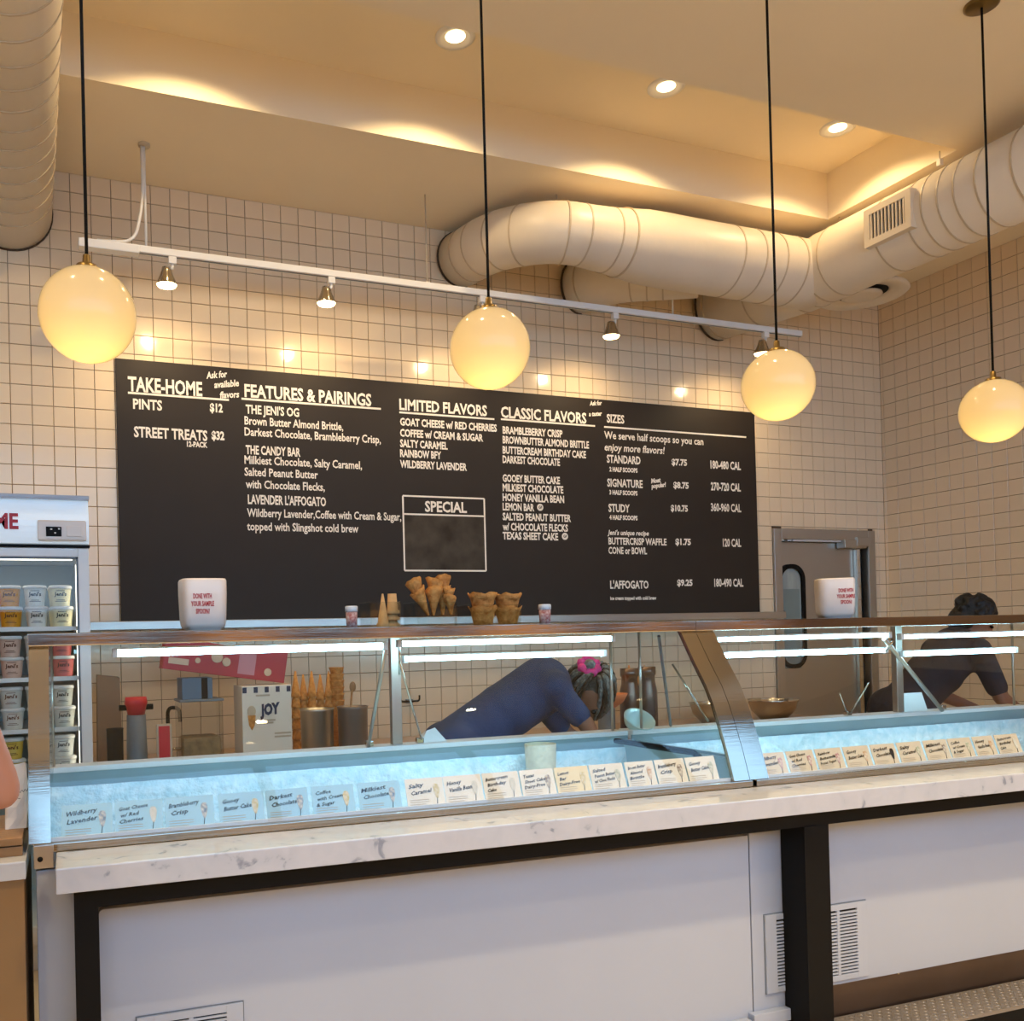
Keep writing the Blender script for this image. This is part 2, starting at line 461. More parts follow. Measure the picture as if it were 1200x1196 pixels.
# ---- kitchen door
door = struct('door_1', MB().box((DX0 + .075, .05, .02), (DX1 - .075, .09, DZ - .09)), M_steel2)
fr = MB()
fr.box((DX0 - .0, -.02, 0), (DX0 + .07, .12, DZ), .004); fr.box((DX1 - .07, -.02, 0), (DX1, .12, DZ), .004); fr.box((DX0 + .0702, -.02, DZ - .075), (DX1 - .0702, .12, DZ + .0), .002)
fr.build('door_frame', M_steel2, door)
def rrect(x0, x1, z0, z1, r, y, n=8, bottom=True):
    P = []
    for cx, cz, a in ((x1 - r, z1 - r, 0), (x0 + r, z1 - r, 90), (x0 + r, z0 + r, 180), (x1 - r, z0 + r, 270)):
        for k in range(n + 1):
            t = R(a + 90 * k / n); P.append((cx + r * math.cos(t), y, cz + r * math.sin(t)))
    return P
wx0, wx1, wz1, wz0 = aty(911, 700, .05).x, aty(942, 700, .05).x, aty(928, 661, .05).z, 1.15
g = MB(); o1 = rrect(wx0, wx1, wz0, wz1, .11, .03); o2 = rrect(wx0 + .032, wx1 - .032, wz0 + .032, wz1 - .032, .08, .03)
n = len(o1); g.add(o1 + o2, [(i, (i + 1) % n, n + (i + 1) % n, n + i) for i in range(n)])
g.add([(a, b + .02, c_) for a, b, c_ in o1] + o1, [(i, (i + 1) % n, n + (i + 1) % n, n + i) for i in range(n)])
g.build('window_gasket', M_black, door)
MB().add(o2 and [(a, .046, c_) for a, b, c_ in o2], [list(range(n))]).build('window_pane', mat('wired_glass', '#a9b3b0', .15, var=.25, vscale=3, stretch=(6, 1, 1)), door)
MB().box((wx0 + .03, .040, wz0), (wx1 - .05, .045, aty(928, 690, .05).z)).build('shade_panel', mat('pane_panel', '#7d8a88', .4, var=.1), door)
a = aty(913, 630, .0); b = aty(995, 633, .0)
MB().box((a.x + .13, -.0, a.z - .022), (b.x, .035, a.z + .018), .006).build('closer_arm', M_white, door)
for dx in (.0, .065): MB().box((a.x + dx + .015, .0, a.z - .022), (a.x + dx + .05, .04, a.z + .022), .005).build('closer_bracket', M_white, door)
a = aty(986, 637, .0); b = aty(1012, 640, .0)
MB().box((a.x, -.03, a.z - .035), (b.x, .045, a.z + .03), .008).box((a.x + .12, -.035, a.z - .02), (b.x + .03, .02, a.z + .05), .006).build('closer_body', M_steel2, door)
a = aty(1006, 700, .03); MB().box((a.x - .018, .02, .05), (a.x + .022, .05, aty(1006, 640, .03).z), .006).build('edge_strip', M_chrome, door)
MB().box((a.x + .03, .045, .05), (a.x + .07, .052, DZ - .1)).build('gap_shadow', M_black, door)
MB().box((DX0, .24, 0), (DX1, .30, DZ)).build('dark_backing', M_black, wall_back)

# ------------------------------------------------------------------ MENU BOARD
p = [aty(135, 417, -.02), aty(886, 485, -.02), aty(889, 718, -.02), aty(142, 727, -.02)]
bx0, bx1 = (p[0].x + p[3].x) / 2, (p[1].x + p[2].x) / 2; bz1 = (p[0].z + p[1].z) / 2; bz0 = (p[2].z + p[3].z) / 2
board = thing('menu_board', 'long black chalkboard menu with white lettering on the tiled back wall', 'menu board', (bx0, -.004, bz0))
MB().box((bx0, -.02, bz0), (bx1, -.004, bz1), .003).build('panel', M_board, board)
YB_ = -.0205
def bl(txt, u0, v0, u1, h, bold=.02, slant=0.0, rot=0.0, plate=False, m=None):
    """line of lettering: baseline left (u0,v0), right edge u1, cap height h px"""
    a = aty(u0, v0, YB_); t = aty(u0, v0 - h, YB_); e = aty(u1, v0, YB_)
    ux = Vector((math.cos(rot), 0, math.sin(rot))); uz = Vector((-math.sin(rot), 0, math.cos(rot)))
    o = lettering(txt, a, ux, uz, (e.x - a.x) / max(.5, math.cos(rot)), (t.z - a.z), (0, -1, 0), board, m, bold=bold, slant=slant)
    if plate:
        MB().box((a.x - .012, YB_ - .0006, a.z - .016), (e.x + .012, YB_ + .0003, t.z + .016)).build('letter_strip', M_black, board)
    return o
def hl(u0, v0, u1, th=2.2):
    a = aty(u0, v0, YB_); e = aty(u1, v0, YB_); t = th / 2 * .005
    MB().box((a.x, YB_ - .001, a.z - t), (e.x, YB_ + .001, a.z + t)).build('rule', M_chalk, board)
bl('TAKE-HOME', 150, 457.5, 237, 16.5, .03); hl(150, 460, 268)
bl('Ask for', 242, 443.5, 266, 7.5, .03, .2, R(9)); bl('available', 251, 454.5, 280, 7.5, .03, .2, R(9)); bl('flavors', 257.5, 466.5, 280, 7.5, .03, .2, R(7))
bl('PINTS', 156, 478.5, 190, 11.5, .03); bl('$12', 246, 482, 261, 9.5, .04)
bl('STREET TREATS', 157, 511.5, 243, 12, .03); bl('$32', 248, 514.5, 263, 9.5, .04); bl('12-PACK', 219, 523, 243, 6, .04)
bl('FEATURES & PAIRINGS', 286.5, 464.5, 435, 14.5, .03); hl(283, 467, 446)
bl("THE JENI'S OG", 288, 484, 350.5, 10, .03); bl('Brown Butter Almond Brittle,', 286.5, 497, 402, 9.5)
bl('Darkest Chocolate, Brambleberry Crisp,', 286.5, 510, 446, 9.5); bl('THE CANDY BAR', 288, 531.5, 352, 10, .03)
bl('Milkiest Chocolate, Salty Caramel,', 286.5, 543, 424, 9.5); bl('Salted Peanut Butter', 286.5, 557, 372.5, 9.5)
bl('with Chocolate Flecks,', 288, 571.5, 380.5, 9.5); bl("LAVENDER L'AFFOGATO", 290.5, 590, 382, 10.5, .03)
bl('Wildberry Lavender,Coffee with Cream & Sugar,', 289.5, 605, 470, 9.5); bl('topped with Slingshot cold brew', 289.5, 621, 420, 9.5)
bl('LIMITED FLAVORS', 468, 479.7, 570.5, 12.5, .03); hl(468, 483, 579)
for t, v, u1 in (('GOAT CHEESE w/ RED CHERRIES', 498, 582), ('COFFEE w/ CREAM & SUGAR', 511, 566), ('SALTY CARAMEL', 523.3, 524.5), ('RAINBOW BFY', 535, 517), ('WILDBERRY LAVENDER', 547.5, 547)):
    bl(t, 468.8, v, u1, 8.5, .035)
bl('SPECIAL', 498, 599, 547, 12, .03)
a = aty(472, 580.7, YB_); b = aty(569.5, 668.8, YB_); mid = aty(472, 602, YB_).z
MB().box((a.x, YB_ - .0005, b.z), (b.x, YB_ + .001, mid)).build('smudged_patch', M_chalk2, board)
for q in ((a.x, b.z, b.x, b.z), (a.x, a.z, b.x, a.z), (a.x, mid, b.x, mid)):
    MB().box((q[0], YB_ - .0012, q[1] - .005), (q[2], YB_ + .001, q[3] + .005)).build('rule', M_chalk, board)
for x in (a.x, b.x): MB().box((x - .005, YB_ - .0012, b.z), (x + .005, YB_ + .001, a.z)).build('rule', M_chalk, board)
bl('CLASSIC FLAVORS', 587, 488.7, 687, 12.5, .03); hl(587, 491, 697)
for t, v, u1 in (('BRAMBLEBERRY CRISP', 507.7, 659), ('BROWNBUTTER ALMOND BRITTLE', 519, 690), ('BUTTERCREAM BIRTHDAY CAKE', 531, 686.5), ('DARKEST CHOCOLATE', 542, 656), ('GOOEY BUTTER CAKE', 564, 656), ('MILKIEST CHOCOLATE', 575, 660), ('HONEY VANILLA BEAN', 586.4, 661), ('LEMON BAR', 597.5, 626), ('SALTED PEANUT BUTTER', 609, 669), ('w/ CHOCOLATE FLECKS', 620.8, 665.5), ('TEXAS SHEET CAKE', 631.5, 654)):
    bl(t, 589, v, u1, 8.3, .035)
for u, v in ((633, 594.3), (662, 628.3)):
    a = aty(u, v, YB_); MB().lathe((a.x, YB_ - .001, a.z), [(.0, 0), (.023, 0), (.023, .002)], 20, 'Y', False).build('round_mark', M_chalk, board)
    lettering('GF', (a.x - .013, YB_ - .002, a.z - .008), (1, 0, 0), (0, 0, 1), .026, .017, (0, -1, 0), board, M_board, bold=.03)
bl('Ask for', 691, 475, 705, 5, .04, .2, R(6)); bl('a taster', 690, 487.5, 705, 5, .04, .2, R(6))
bl('SIZES', 711, 494.6, 731.5, 9.5, .03); hl(708, 500, 874)
bl('We serve half scoops so you can', 708, 513.5, 824, 8.5); bl('enjoy more flavors!', 708, 527.5, 778, 8.5, slant=.15)
bl('STANDARD', 711, 541.7, 750.5, 9, .03); bl('2 HALF SCOOPS', 714, 552, 747, 5, .05)
bl('SIGNATURE', 711.5, 569.7, 753, 9, .03); bl('3 HALF SCOOPS', 714, 579, 747, 5, .05)
bl('Most', 763, 566, 774, 5, .05, .2, R(8)); bl('popular!', 763.5, 572, 780, 5, .05, .2, R(8))
bl('STUDY', 713, 599.3, 738, 9, .03); bl('4 HALF SCOOPS', 714, 608.4, 747, 5, .05)
bl("Jeni's unique recipe", 712, 626.3, 760, 5.5, .03, .2)
bl('BUTTERCRISP WAFFLE', 713, 637.5, 781, 7.8, .03); bl('CONE or BOWL', 713, 648.5, 758, 7.8, .03)
bl("L'AFFOGATO", 715, 689.3, 760, 9, .03); bl('ice cream topped with cold brew', 715, 702.7, 769, 4, .04)
for t, u, v in (('$7.75', 787, 544.5), ('$8.75', 789, 571.5), ('$10.75', 786, 598.5), ('$1.75', 791.5, 638), ('$9.25', 793.5, 686)): bl(t, u, v, u + (20 if '10' in t else 18), 7, .04)
for t, u, v, u1 in (('180-480 CAL', 832.5, 548.5, 868), ('270-720 CAL', 833, 574, 868), ('360-960 CAL', 833, 598.5, 868.5), ('120 CAL', 847, 640, 868.5), ('180-490 CAL', 837, 687, 871)): bl(t, u, v, u1, 9, .03)

# ------------------------------------------------------------------ DUCTS
def bend(pts, k=6):
    """round the corners of a path"""
    pts = [Vector(q) for q in pts]; out = [pts[0]]
    for i in range(1, len(pts) - 1):
        a, b, c_ = pts[i - 1], pts[i], pts[i + 1]
        d = min((b - a).length, (c_ - b).length) * .45
        p0 = b + (a - b).normalized() * d; p1 = b + (c_ - b).normalized() * d
        for j in range(k + 1):
            t = j / k; out.append((1 - t) ** 2 * p0 + 2 * t * (1 - t) * b + t * t * p1)
    out.append(pts[-1]); return out
def sample(path, t):
    L = [(path[i + 1] - path[i]).length for i in range(len(path) - 1)]; tot = sum(L); s = t * tot
    for i, l in enumerate(L):
        if s <= l or i == len(L) - 1: return path[i].lerp(path[i + 1], min(1, s / l)), (path[i + 1] - path[i]).normalized()
        s -= l
def ring(c_, t, r, w_=.009, th=.0035):
    q = t.to_track_quat('Z', 'Y').to_matrix()
    return MB().lathe(c_, [(r - .004, -w_ / 2), (r + th, -w_ / 2), (r + th, w_ / 2), (r - .004, w_ / 2)], 36, 'Z', False, q)
def duct(name, label, path, rad, rings, group=None, base=None, collar=None, root=None):
    root = root or thing(name, label, 'duct', base or path[0], 'W', group)
    n = len(path); rr = rad if hasattr(rad, '__len__') else [rad] * n
    if len(rr) != n: rr = [rr[0] + (rr[-1] - rr[0]) * i / (n - 1) for i in range(n)]
    MB().tube(path, rr, 40).build('duct_body', M_duct, root)
    for t in rings:
        c_, d = sample(path, t); k = min(n - 1, int(t * (n - 1) + .5))
        kk = min(range(n), key=lambda i_: (path[i_] - c_).length); ring(c_, d, rr[kk]).build('seam_ring', M_seam, root)
    if collar is not None:
        ring(path[collar], (path[1] - path[0]) if collar == 0 else (path[-1] - path[-2]), rr[collar] + .003, .014, .003).build('wall_collar', M_darkseam, root)
    return root
duct('round_duct', 'thick white round duct along the ceiling at the left edge', [Vector((.012, -.012, 3.722)), Vector((.012, -4.4, 3.722))], .212, [.03 + .034 * i for i in range(1, 24)], collar=0)
TX, TZ = 4.72, 3.675
trunk = duct('round_duct', 'branching white round ductwork with a grille, running along the back wall to the right edge', [Vector((TX - .12, -.012, TZ + .02)), Vector((TX, -.7, TZ)), Vector((TX + .05, -4.6, TZ))], .214, [.012, .08, .15, .17, .19, .215, .30, .345, .365, .385, .405, .43, .47, .52, .57, .62, .67], collar=0)
path = bend([(2.62, -.012, 3.79), (2.66, -.40, 3.76), (2.86, -.72, 3.71), (3.5, -.72, 3.69), (4.70, -.76, 3.66)], 5)
path = [q for k, q in enumerate(path)]
fine = []
for a, b in zip(path, path[1:]):
    m_ = max(1, int((b - a).length / .12)); fine += [a.lerp(b, i / m_) for i in range(m_)]
path = fine + [path[-1]]
rad_ = [.166 + .040 * min(1, max(0, (q.x - 3.12) / .35)) for q in path]
duct('', '', path, rad_, [.05, .10, .16, .22, .31, .35, .385, .42, .455, .74, .80, .86, .92], collar=0, root=trunk)
duct('', '', bend([(3.47, -.012, 3.715), (3.56, -.3, 3.70), (3.95, -.62, 3.66)], 4), .165, [.12, .5, .62, .74], collar=0, root=trunk)
# grille on the trunk
def atx(u, v, x):
    d = ray(u, v); return CAM + d * ((x - CAM.x) / d.x)
GX = TX - .195
g0, g1 = atx(1022, 265, GX), atx(1064, 247, GX)
gw = abs(g0.y - g1.y) / 2; gmid = atx(1043, 257, GX)
nrm = Vector((-(.214 ** 2 - (gmid.z - TZ) ** 2) ** .5 if abs(gmid.z - TZ) < .2 else -.1, 0, max(-.2, min(.2, gmid.z - TZ)))).normalized()
gz = Vector((0, 1, 0)); gup = nrm.cross(gz).normalized()
if gup.z < 0: gup = -gup
gcen = Vector((TX + .01, gmid.y, TZ)) + nrm * .217
Mg = Matrix(((-gz.x, gup.x, nrm.x, gcen.x), (-gz.y, gup.y, nrm.y, gcen.y), (-gz.z, gup.z, nrm.z, gcen.z), (0, 0, 0, 1)))
gr = MB()
for s_ in (-1, 1):
    gr.box((-gw + .0012, s_ * .088 - .018, -.05), (gw - .0012, s_ * .088 + .018, .014), 0, Mg); gr.box((s_ * (gw + .017) - .018, -.106, -.05), (s_ * (gw + .017) + .018, .106, .014), 0, Mg)
grl = gr.build('grille_frame', M_duct, trunk)
MB().box((-gw, -.072, -.01), (gw, .072, .002), 0, Mg).build('grille_opening', M_black, grl, base=root_base(trunk))
for k in range(10): MB().box((-gw + (k + .5) * gw * .2 - .004, -.072, .002), (-gw + (k + .5) * gw * .2 + .004, .072, .012), 0, Mg).build('slat', M_duct, grl, base=root_base(trunk))
# hangers
for i, (u0, v0, zt, zb) in enumerate(((982, 200, 4.25, 3.86), (1101, 177, CEIL, 3.885), (652, 228, CEIL, 3.87), (498, 228, CEIL, 3.43))):
    P = atz(u0, v0, zt)
    lb = ['thin wire hanger holding the duct right of the third globe cord', 'thin wire hanger holding the grille duct near the right edge', 'short wire hanger above the main duct elbow', 'thin rod hanger between ceiling and track rail, left of the duct elbow'][i]
    h = thing('duct_hanger', lb, 'hanger', (P.x, P.y, zb))
    MB().tube([(P.x, P.y, zb), (P.x, P.y, zt)], .004, 8).build('wire', M_seam, h)
    MB().box((P.x - .012, P.y - .012, zb), (P.x + .012, P.y + .012, zb + .035), .003).build('clip', M_duct, h)
# round diffuser
dc = atz(1010, 345, 3.66)
df = thing('air_diffuser', 'round white dished air diffuser hanging behind the grille duct in the corner', 'air vent', (dc.x, dc.y, 3.62))
MB().lathe(dc, [(.09, .05), (.14, .03), (.275, .02), (.285, 0), (.27, -.012), (.17, .004), (.165, .02), (.09, .03)], 40).build('outer_dish', M_duct, df)
MB().lathe(dc, [(.0, -.02), (.09, -.022), (.125, -.012), (.12, .0), (.0, .004)], 32).build('centre_disc', M_duct, df)
MB().lathe(dc, [(.16, .012), (.0, .014)], 32).build('dark_throat', M_black, df)
MB().lathe(dc, [(.09, .03), (.09, .30)], 24).build('neck', M_duct, df)

# ------------------------------------------------------------------ TRACK
TY, TZR = -.42, 3.425
track = thing('track_rail', 'long white track rail hanging below the ceiling in front of the back wall', 'track light rail', (.35, TY, TZR))
MB().box((.345, TY - .018, TZR - .018), (4.95, TY + .018, TZR + .018), .004).build('rail', M_white, track)
MB().box((.345, TY - .006, TZR - .0195), (4.95, TY + .006, TZR - .017)).build('contact_slot', M_grey, track)
MB().box((.33, TY - .03, TZR - .03), (.62, TY + .03, TZR + .012), .006).build('feed_box', M_white, track)
rp = atz(168, 172, CEIL)
MB().tube([(rp.x, TY, TZR + .018), (rp.x, TY, CEIL)], .006, 8).build('support_rod', M_white, track)
MB().tube(bend([(.42, TY, TZR + .02), (.6, TY, TZR + .03), (rp.x - .01, TY, TZR + .25), (rp.x - .012, TY, CEIL)], 5), .008, 8).build('feed_cable', M_white, track)
MB().lathe((rp.x, TY, CEIL), [(.03, 0), (.03, -.012), (0, -.014)], 16).build('ceiling_plate', M_seam, track)
for x in (3.9,): MB().tube([(x, TY, TZR + .018), (x, TY, CEIL)], .005, 8).build('support_rod', M_white, track)
hl_labels = ['first track spotlight, right of the leftmost globe lamp', 'second track spotlight, above the FEATURES heading', 'track spotlight behind the cord of the second globe lamp', 'track spotlight below the branch duct, above SIZES', 'track spotlight at the right end, just behind the third globe lamp']
for i, (u, v) in enumerate(((195, 312), (382, 333), (560, 358), (716, 375), (893, 401))):
    P = aty(u, v, TY); x = P.x
    hd = thing('track_spotlight', 'small white ' + hl_labels[i], 'spotlight', (x, TY, TZR - .02), 'W', 'spotlights on the track rail')
    MB().box((x + .01, TY - .016, TZR - .055), (x + .05, TY + .016, TZR - .018), .004).build('adapter', M_white, hd)
    MB().tube([(x + .03, TY, TZR - .05), (x + .03, TY, TZR - .075), (x, TY, TZR - .085)], .008, 8).build('knuckle', M_white, hd)
    dirv = Vector((0, .05, -1)).normalized(); q = (-dirv).to_track_quat('Z', 'Y').to_matrix(); c0 = Vector((x, TY, TZR - .12))
    MB().lathe(c0, [(0, .045), (.022, .045), (.026, .03), (.034, .005), (.05, -.03), (.052, -.042)], 24, 'Z', True, q).build('reflector', M_chrome, hd)
    MB().lathe(c0, [(.050, -.040), (.044, -.052), (.0, -.056)], 24, 'Z', True, q).build('bulb_face', M_bulb, hd)
    spot('spot_lamp', c0 + dirv * .075, Vector((x, 0, 2.35)), P_TRACK * (1 if i != 2 else .9), 150, .9, WARM, .03)

# ------------------------------------------------------------------ RECESSED DOWNLIGHTS AND ADDED FILL LAMPS
dl = [(.79, -1.31, 4.25, 'recessed ceiling downlight beyond the left duct'), (1.983, -1.31, 4.25, 'leftmost visible round recessed ceiling downlight, by the second globe cord'), (3.185, -1.31, 4.25, 'middle round recessed ceiling downlight at the tray edge'), (4.36, -1.31, 4.25, 'rightmost round recessed ceiling downlight, between third and fourth globe cords')]
def downlight(x, y, z, lb, power, group, tilt=True):
    d = thing('recessed_downlight', lb, 'ceiling light', (x, y, z), 'W', group)
    MB().lathe((x, y, z), [(.095, .0), (.095, -.006), (.07, -.01), (.062, -.002), (.045, .0)], 32).build('trim_ring', M_white, d)
    MB().lathe((x, y, z - .002), [(.046, 0), (0, -.004)], 24).build('lamp_face', M_bulb2, d)
    return d
for x, y, z, lb in dl:
    downlight(x, y, z, lb, P_DOWN, 'recessed downlights in the ceiling tray')
    spot('downlight_lamp', (x, y, z - .03), (x, y + .02, z - 1.0), P_DOWN * (.6 if x > 4 else 1), 137, .25, WARM, .03)
for x, y in HALL_FILL:
    spot('hall_fill', (x, y, CEIL - .03), (x, y, 0), P_FILL, 96, .6, WARM, .035)  # added fill spots, light the room and ceiling by bounce
for x in (-.4, .85, 2.1, 3.35, 4.6):
    spot('counter_fill', (x, -2.83 - .035 * x, CEIL - .03), (x, -2.83 - .035 * x, 0), 75, 58, .7, WARM, .03)  # added fill from above to brighten the counter top, no fitting there
for x in (-2.4, -.9, .7, 2.2, 3.9, 5.4):
    spot('wall_fill', (x, FRONT + .55, CEIL - .03), (x, FRONT, .9), P_WALL_FILL, 80, .6, WARM, .04)  # added spots on the unseen front wall, for warm reflections in the steel

# ------------------------------------------------------------------ GLOBE PENDANTS
gl = ['leftmost white globe pendant lamp on a long black cord', 'second globe pendant lamp from the left, above the LIMITED FLAVORS heading', 'third globe pendant lamp from the left, over the right end of the menu board', 'rightmost globe pendant lamp, on the cord with the visible brass ceiling plate']
for i, (u, v) in enumerate(((103, 369), (574, 408.5), (911.5, 451.5), (1165, 481.5))):
    c0 = aty(u, v, -2.6); rg = .1265
    g = thing('globe_pendant', gl[i], 'pendant lamp', c0, 'W', 'globe pendants above the counter')
    sh = MB().sphere(c0, rg, 48, 32).build('glass_globe', M_opal, g)
    MB().lathe(c0 + Vector((0, 0, rg - .006)), [(.03, 0), (.028, .012), (.012, .016), (.010, .04), (0, .045)], 20).build('brass_cap', M_brass, g)
    MB().tube([c0 + Vector((0, 0, rg + .03)), (c0.x, c0.y, CEIL - .01)], .0045, 8).build('cord', M_black, g)
    MB().lathe((c0.x, c0.y, CEIL), [(.065, 0), (.065, -.008), (.055, -.014), (0, -.016)], 28).build('ceiling_plate', M_brass, g)
    point('globe_bulb', c0 + Vector((0, 0, -.058)), P_GLOBE, (1, .63, .17), .035)

# ------------------------------------------------------------------ DISPLAY CASES (frame K)
PROF = [(.219, .920), (.229, .950), (.250, 1.014), (.283, 1.099), (.315, 1.171), (.349, 1.233), (.380, 1.275), (.410, 1.315), (.445, 1.366), (.478, 1.415), (.494, 1.436)]
def prof_solid(x0, x1, off=0.0, th=.005, prof=PROF):
    """a sheet of the front profile between x0 and x1; off = shift towards the customer"""
    pts = [Vector((x0, v, z)) for v, z in prof]
    nr = []
    for i in range(len(pts)):
        t = pts[min(i + 1, len(pts) - 1)] - pts[max(i - 1, 0)]
        nr.append(Vector((0, -t.z, t.y)).normalized())
    a = [q + n_ * off for q, n_ in zip(pts, nr)]; b = [q + n_ * (off - th) for q, n_ in zip(pts, nr)]
    return a + b[::-1], nr
def sheet(mb, x0, x1, off=0.0, th=.005, prof=PROF):
    o, _ = prof_solid(x0, x1, off, th, prof)
    n = len(o); vs = o + [Vector((x1, q.y, q.z)) for q in o]
    h = n // 2
    fs = [[i, (i + 1) % n, n + (i + 1) % n, n + i] for i in range(n)]
    mb.add(vs, fs, False)
    for s_ in (0, n):
        for i in range(h - 1): mb.f.append([len(mb.v) - 2 * n + s_ + k for k in (i, i + 1, n - 2 - i, n - 1 - i)]); mb.sm.append(False)
    return mb
def smooth_front(o):
    o.data.polygons.foreach_set('use_smooth', [True] * len(o.data.polygons))
    m = o.modifiers.new('e', 'EDGE_SPLIT'); m.split_angle = R(35)
def case(label, X0, X1, b0, b1, px_panels):
    """X0..X1 outer ends; b0, b1 widths of the end bands"""
    c = thing('display_case', label, 'ice cream display case', ((X0 + X1) / 2, .55, 0), 'K', 'glass fronted ice cream dipping cases')
    smooth_front(sheet(MB(), X0 + b0, X1 - b1, -.004, .005).build('front_glass', M_glass, c))
    for a, b in ((X0, X0 + b0), (X1 - b1, X1)):
        smooth_front(sheet(MB(), a, b, .006, .016).build('end_band', M_steel, c))
    MB().box((X0 - .003, .472, 1.431), (X1 - .001, .53, 1.468), .003).build('top_rim', M_steel, c)
    MB().box((X0, .53, 1.44), (X1 - .001, 1.0, 1.468), .002).build('top_deck', M_steel2, c)
    MB().box((X0 + .012, .196, .901), (X1 - .001, .225, .922), .002).build('base_strip', M_steel, c)
    sl = MB().box((X0 + .01, .93, .995), (X1 - .01, 1.02, 1.03), .004).build('rear_sill', M_white, c)
    MB().box((X0 + .01, .915, 1.012), (X1 - .01, .932, 1.030), .003).build('sill_lip', M_white, sl, base=root_base(c))
    MB().box((X0 + .01, .918, .962), (X1 - .01, .93, 1.012)).build('well_collar', M_collar, c)
    # frosted well lining: relief grid
    g = MB(); nx = int((X1 - X0) / .022); nz = 12
    rnd = random.Random(5)
    vs = [(X0 + .02 + (X1 - X0 - .04) * i / nx, .905 + rnd.uniform(-.007, .007) - (.012 if 0 < j < nz else 0), .70 + .268 * j / nz) for j in range(nz + 1) for i in range(nx + 1)]
    fs = [(j * (nx + 1) + i, j * (nx + 1) + i + 1, (j + 1) * (nx + 1) + i + 1, (j + 1) * (nx + 1) + i) for j in range(nz) for i in range(nx)]
    g.add(vs, fs, True).build('frost_lining', M_frost, c, fix=False)
    MB().box((X0 + .02, .23, .69), (X1 - .02, .92, .70)).build('well_floor', M_frost, c)
    MB().box((X0 + .02, .232, .70), (X1 - .02, .238, .93)).build('inner_front', M_white, c)
    for x in (X0 + .02, X1 - .035): MB().box((x, .238, .70), (x + .012, .915, .99)).build('inner_side', M_collar, c)
    MB().box((X0 + b0, .235, .905), (X1 - b1, .252, .921), .001).build('card_ledge', M_white, c)
    # end glass
    for x in (X0 + b0 - .004, X1 - b1):
        o = [Vector((x, v + .006, z)) for v, z in PROF[1:]] + [Vector((x, .95, 1.436)), Vector((x, .95, 1.03)), Vector((x, .27, 1.0))]
        if x > X0 + .5 or True: MB().extrude(o, (.004, 0, 0)).build('end_glass', M_glass, c)
        MB().tube([(x + .002, .95, 1.436), (x + .002, .95, 1.03)], .006, 8).build('glass_edge', M_steel2, c)
    # body under the counter
    MB().box((X0 + .02, .23, .12), (X1 - .004, .98, .69)).build('cabinet_body', M_panel, c)
    return c
C1 = case('long curved glass dipping case at the left, full of flavour cards, brushed steel ends', -.066, 2.206, .053, .063, None)
C2 = case('right hand glass dipping case running out of the frame past the steel divider', 2.208, 4.50, .078, .06, None)
def cpart(name, mb, m, c): return mb.build(name, m, c)
# LED tubes
def led(c, u0, v0, u1, v1, V, r=.008):
    a, b = ky(u0, v0, V), ky(u1, v1, V)
    z = (a.z + b.z) / 2
    o = MB().tube([(a.x, V, z), (b.x, V, z)], r, 12).build('led_tube', M_led, c)
    for x in (a.x - .012, b.x - .004): MB().box((x, V - .012, z - .012), (x + .016, V + .012, z + .014), .002).build('lamp_holder', M_white, o, base=root_base(c))
    MB().box((a.x, V - .013, z + r), (b.x, V + .013, z + r + .006)).build('lamp_channel', M_white, o, base=root_base(c))
led(C1, 136, 764, 449, 758, .56, .011)
led(C1, 469, 754, 716, 748, .56, .009)
led(C1, 476, 772, 706, 766, .62, .007)
led(C2, 838, 748, 1040, 745, .56, .008)
led(C2, 1056, 745, 1230, 742, .56, .008)
led(C2, 842, 768, 1036, 762, .62, .009)
led(C2, 1058, 767, 1188, 761, .62, .009)
# rear posts and glass supports
def post(c, u, V=.965, w_=.028):
    x = ky(u, 800, V).x; MB().box((x - w_ / 2, V - .015, 1.03), (x + w_ / 2, V + .015, 1.44), .003).build('rear_post', M_steel2, c); return x
post(C1, 463, .965, .04); post(C2, 1052, .965, .04)
def rod(c, a, b, r=.005, m=None, name='glass_support'):
    MB().tube([a, b], r, 8).build(name, m or M_glass2, c)
def fin(c, u0, v0, V0, u1, v1, V1, m=M_steel2, r=.006):
    rod(c, ky(u0, v0, V0), ky(u1, v1, V1), r, m)
fin(C1, 452, 760, .56, 431, 878, .94, M_steel2, .007); fin(C1, 468, 775, .58, 494, 866, .94, M_chrome, .004)
fin(C1, 468, 752, .56, 468, 790, .60, M_chrome, .004)
fin(C1, 772, 745, .6, 786, 850, .94, M_grey, .006); fin(C1, 788, 778, .62, 830, 845, .5, M_chrome, .004)
fin(C2, 1036, 748, .56, 1104, 832, .9, M_steel2, .009); fin(C2, 1046, 750, .56, 1038, 762, .6, M_chrome, .006)
fin(C2, 1018, 800, .8, 996, 836, .94, M_chrome, .004); fin(C2, 984, 812, .8, 993, 836, .94, M_chrome, .003)
for c, u, v in ((C1, 433, 875), (C1, 492, 868), (C2, 1105, 832), (C2, 994, 838)):
    q = ky(u, v, .95); MB().box((q.x - .014, .94, 1.03), (q.x + .014, .965, 1.052), .004).build('clamp', M_chrome, c)
# black gasket at the right end of the left case
a = ky(786, 866, .80); b = ky(850, 884, .34); 
MB().tube([(2.10, .86, 1.0), (2.12, .40, 1.0), (2.13, .30, .96)], .011, 8).build('gasket', M_black, C1)
# case 1 left foot of the steel strip with bolt
MB().box((-.055, .192, .862), (-.006, .215, .921), .002).build('corner_bracket', M_steel2, C1)
q = ky(47, 1007, .19); MB().lathe((q.x, .192, q.z), [(.0, -.006), (.006, -.005), (.007, 0)], 14, 'Y').build('bolt', M_black, C1)
MB().box((-.05, .205, 0), (.045, .228, .855), .003).build('end_panel', M_panel, C1)

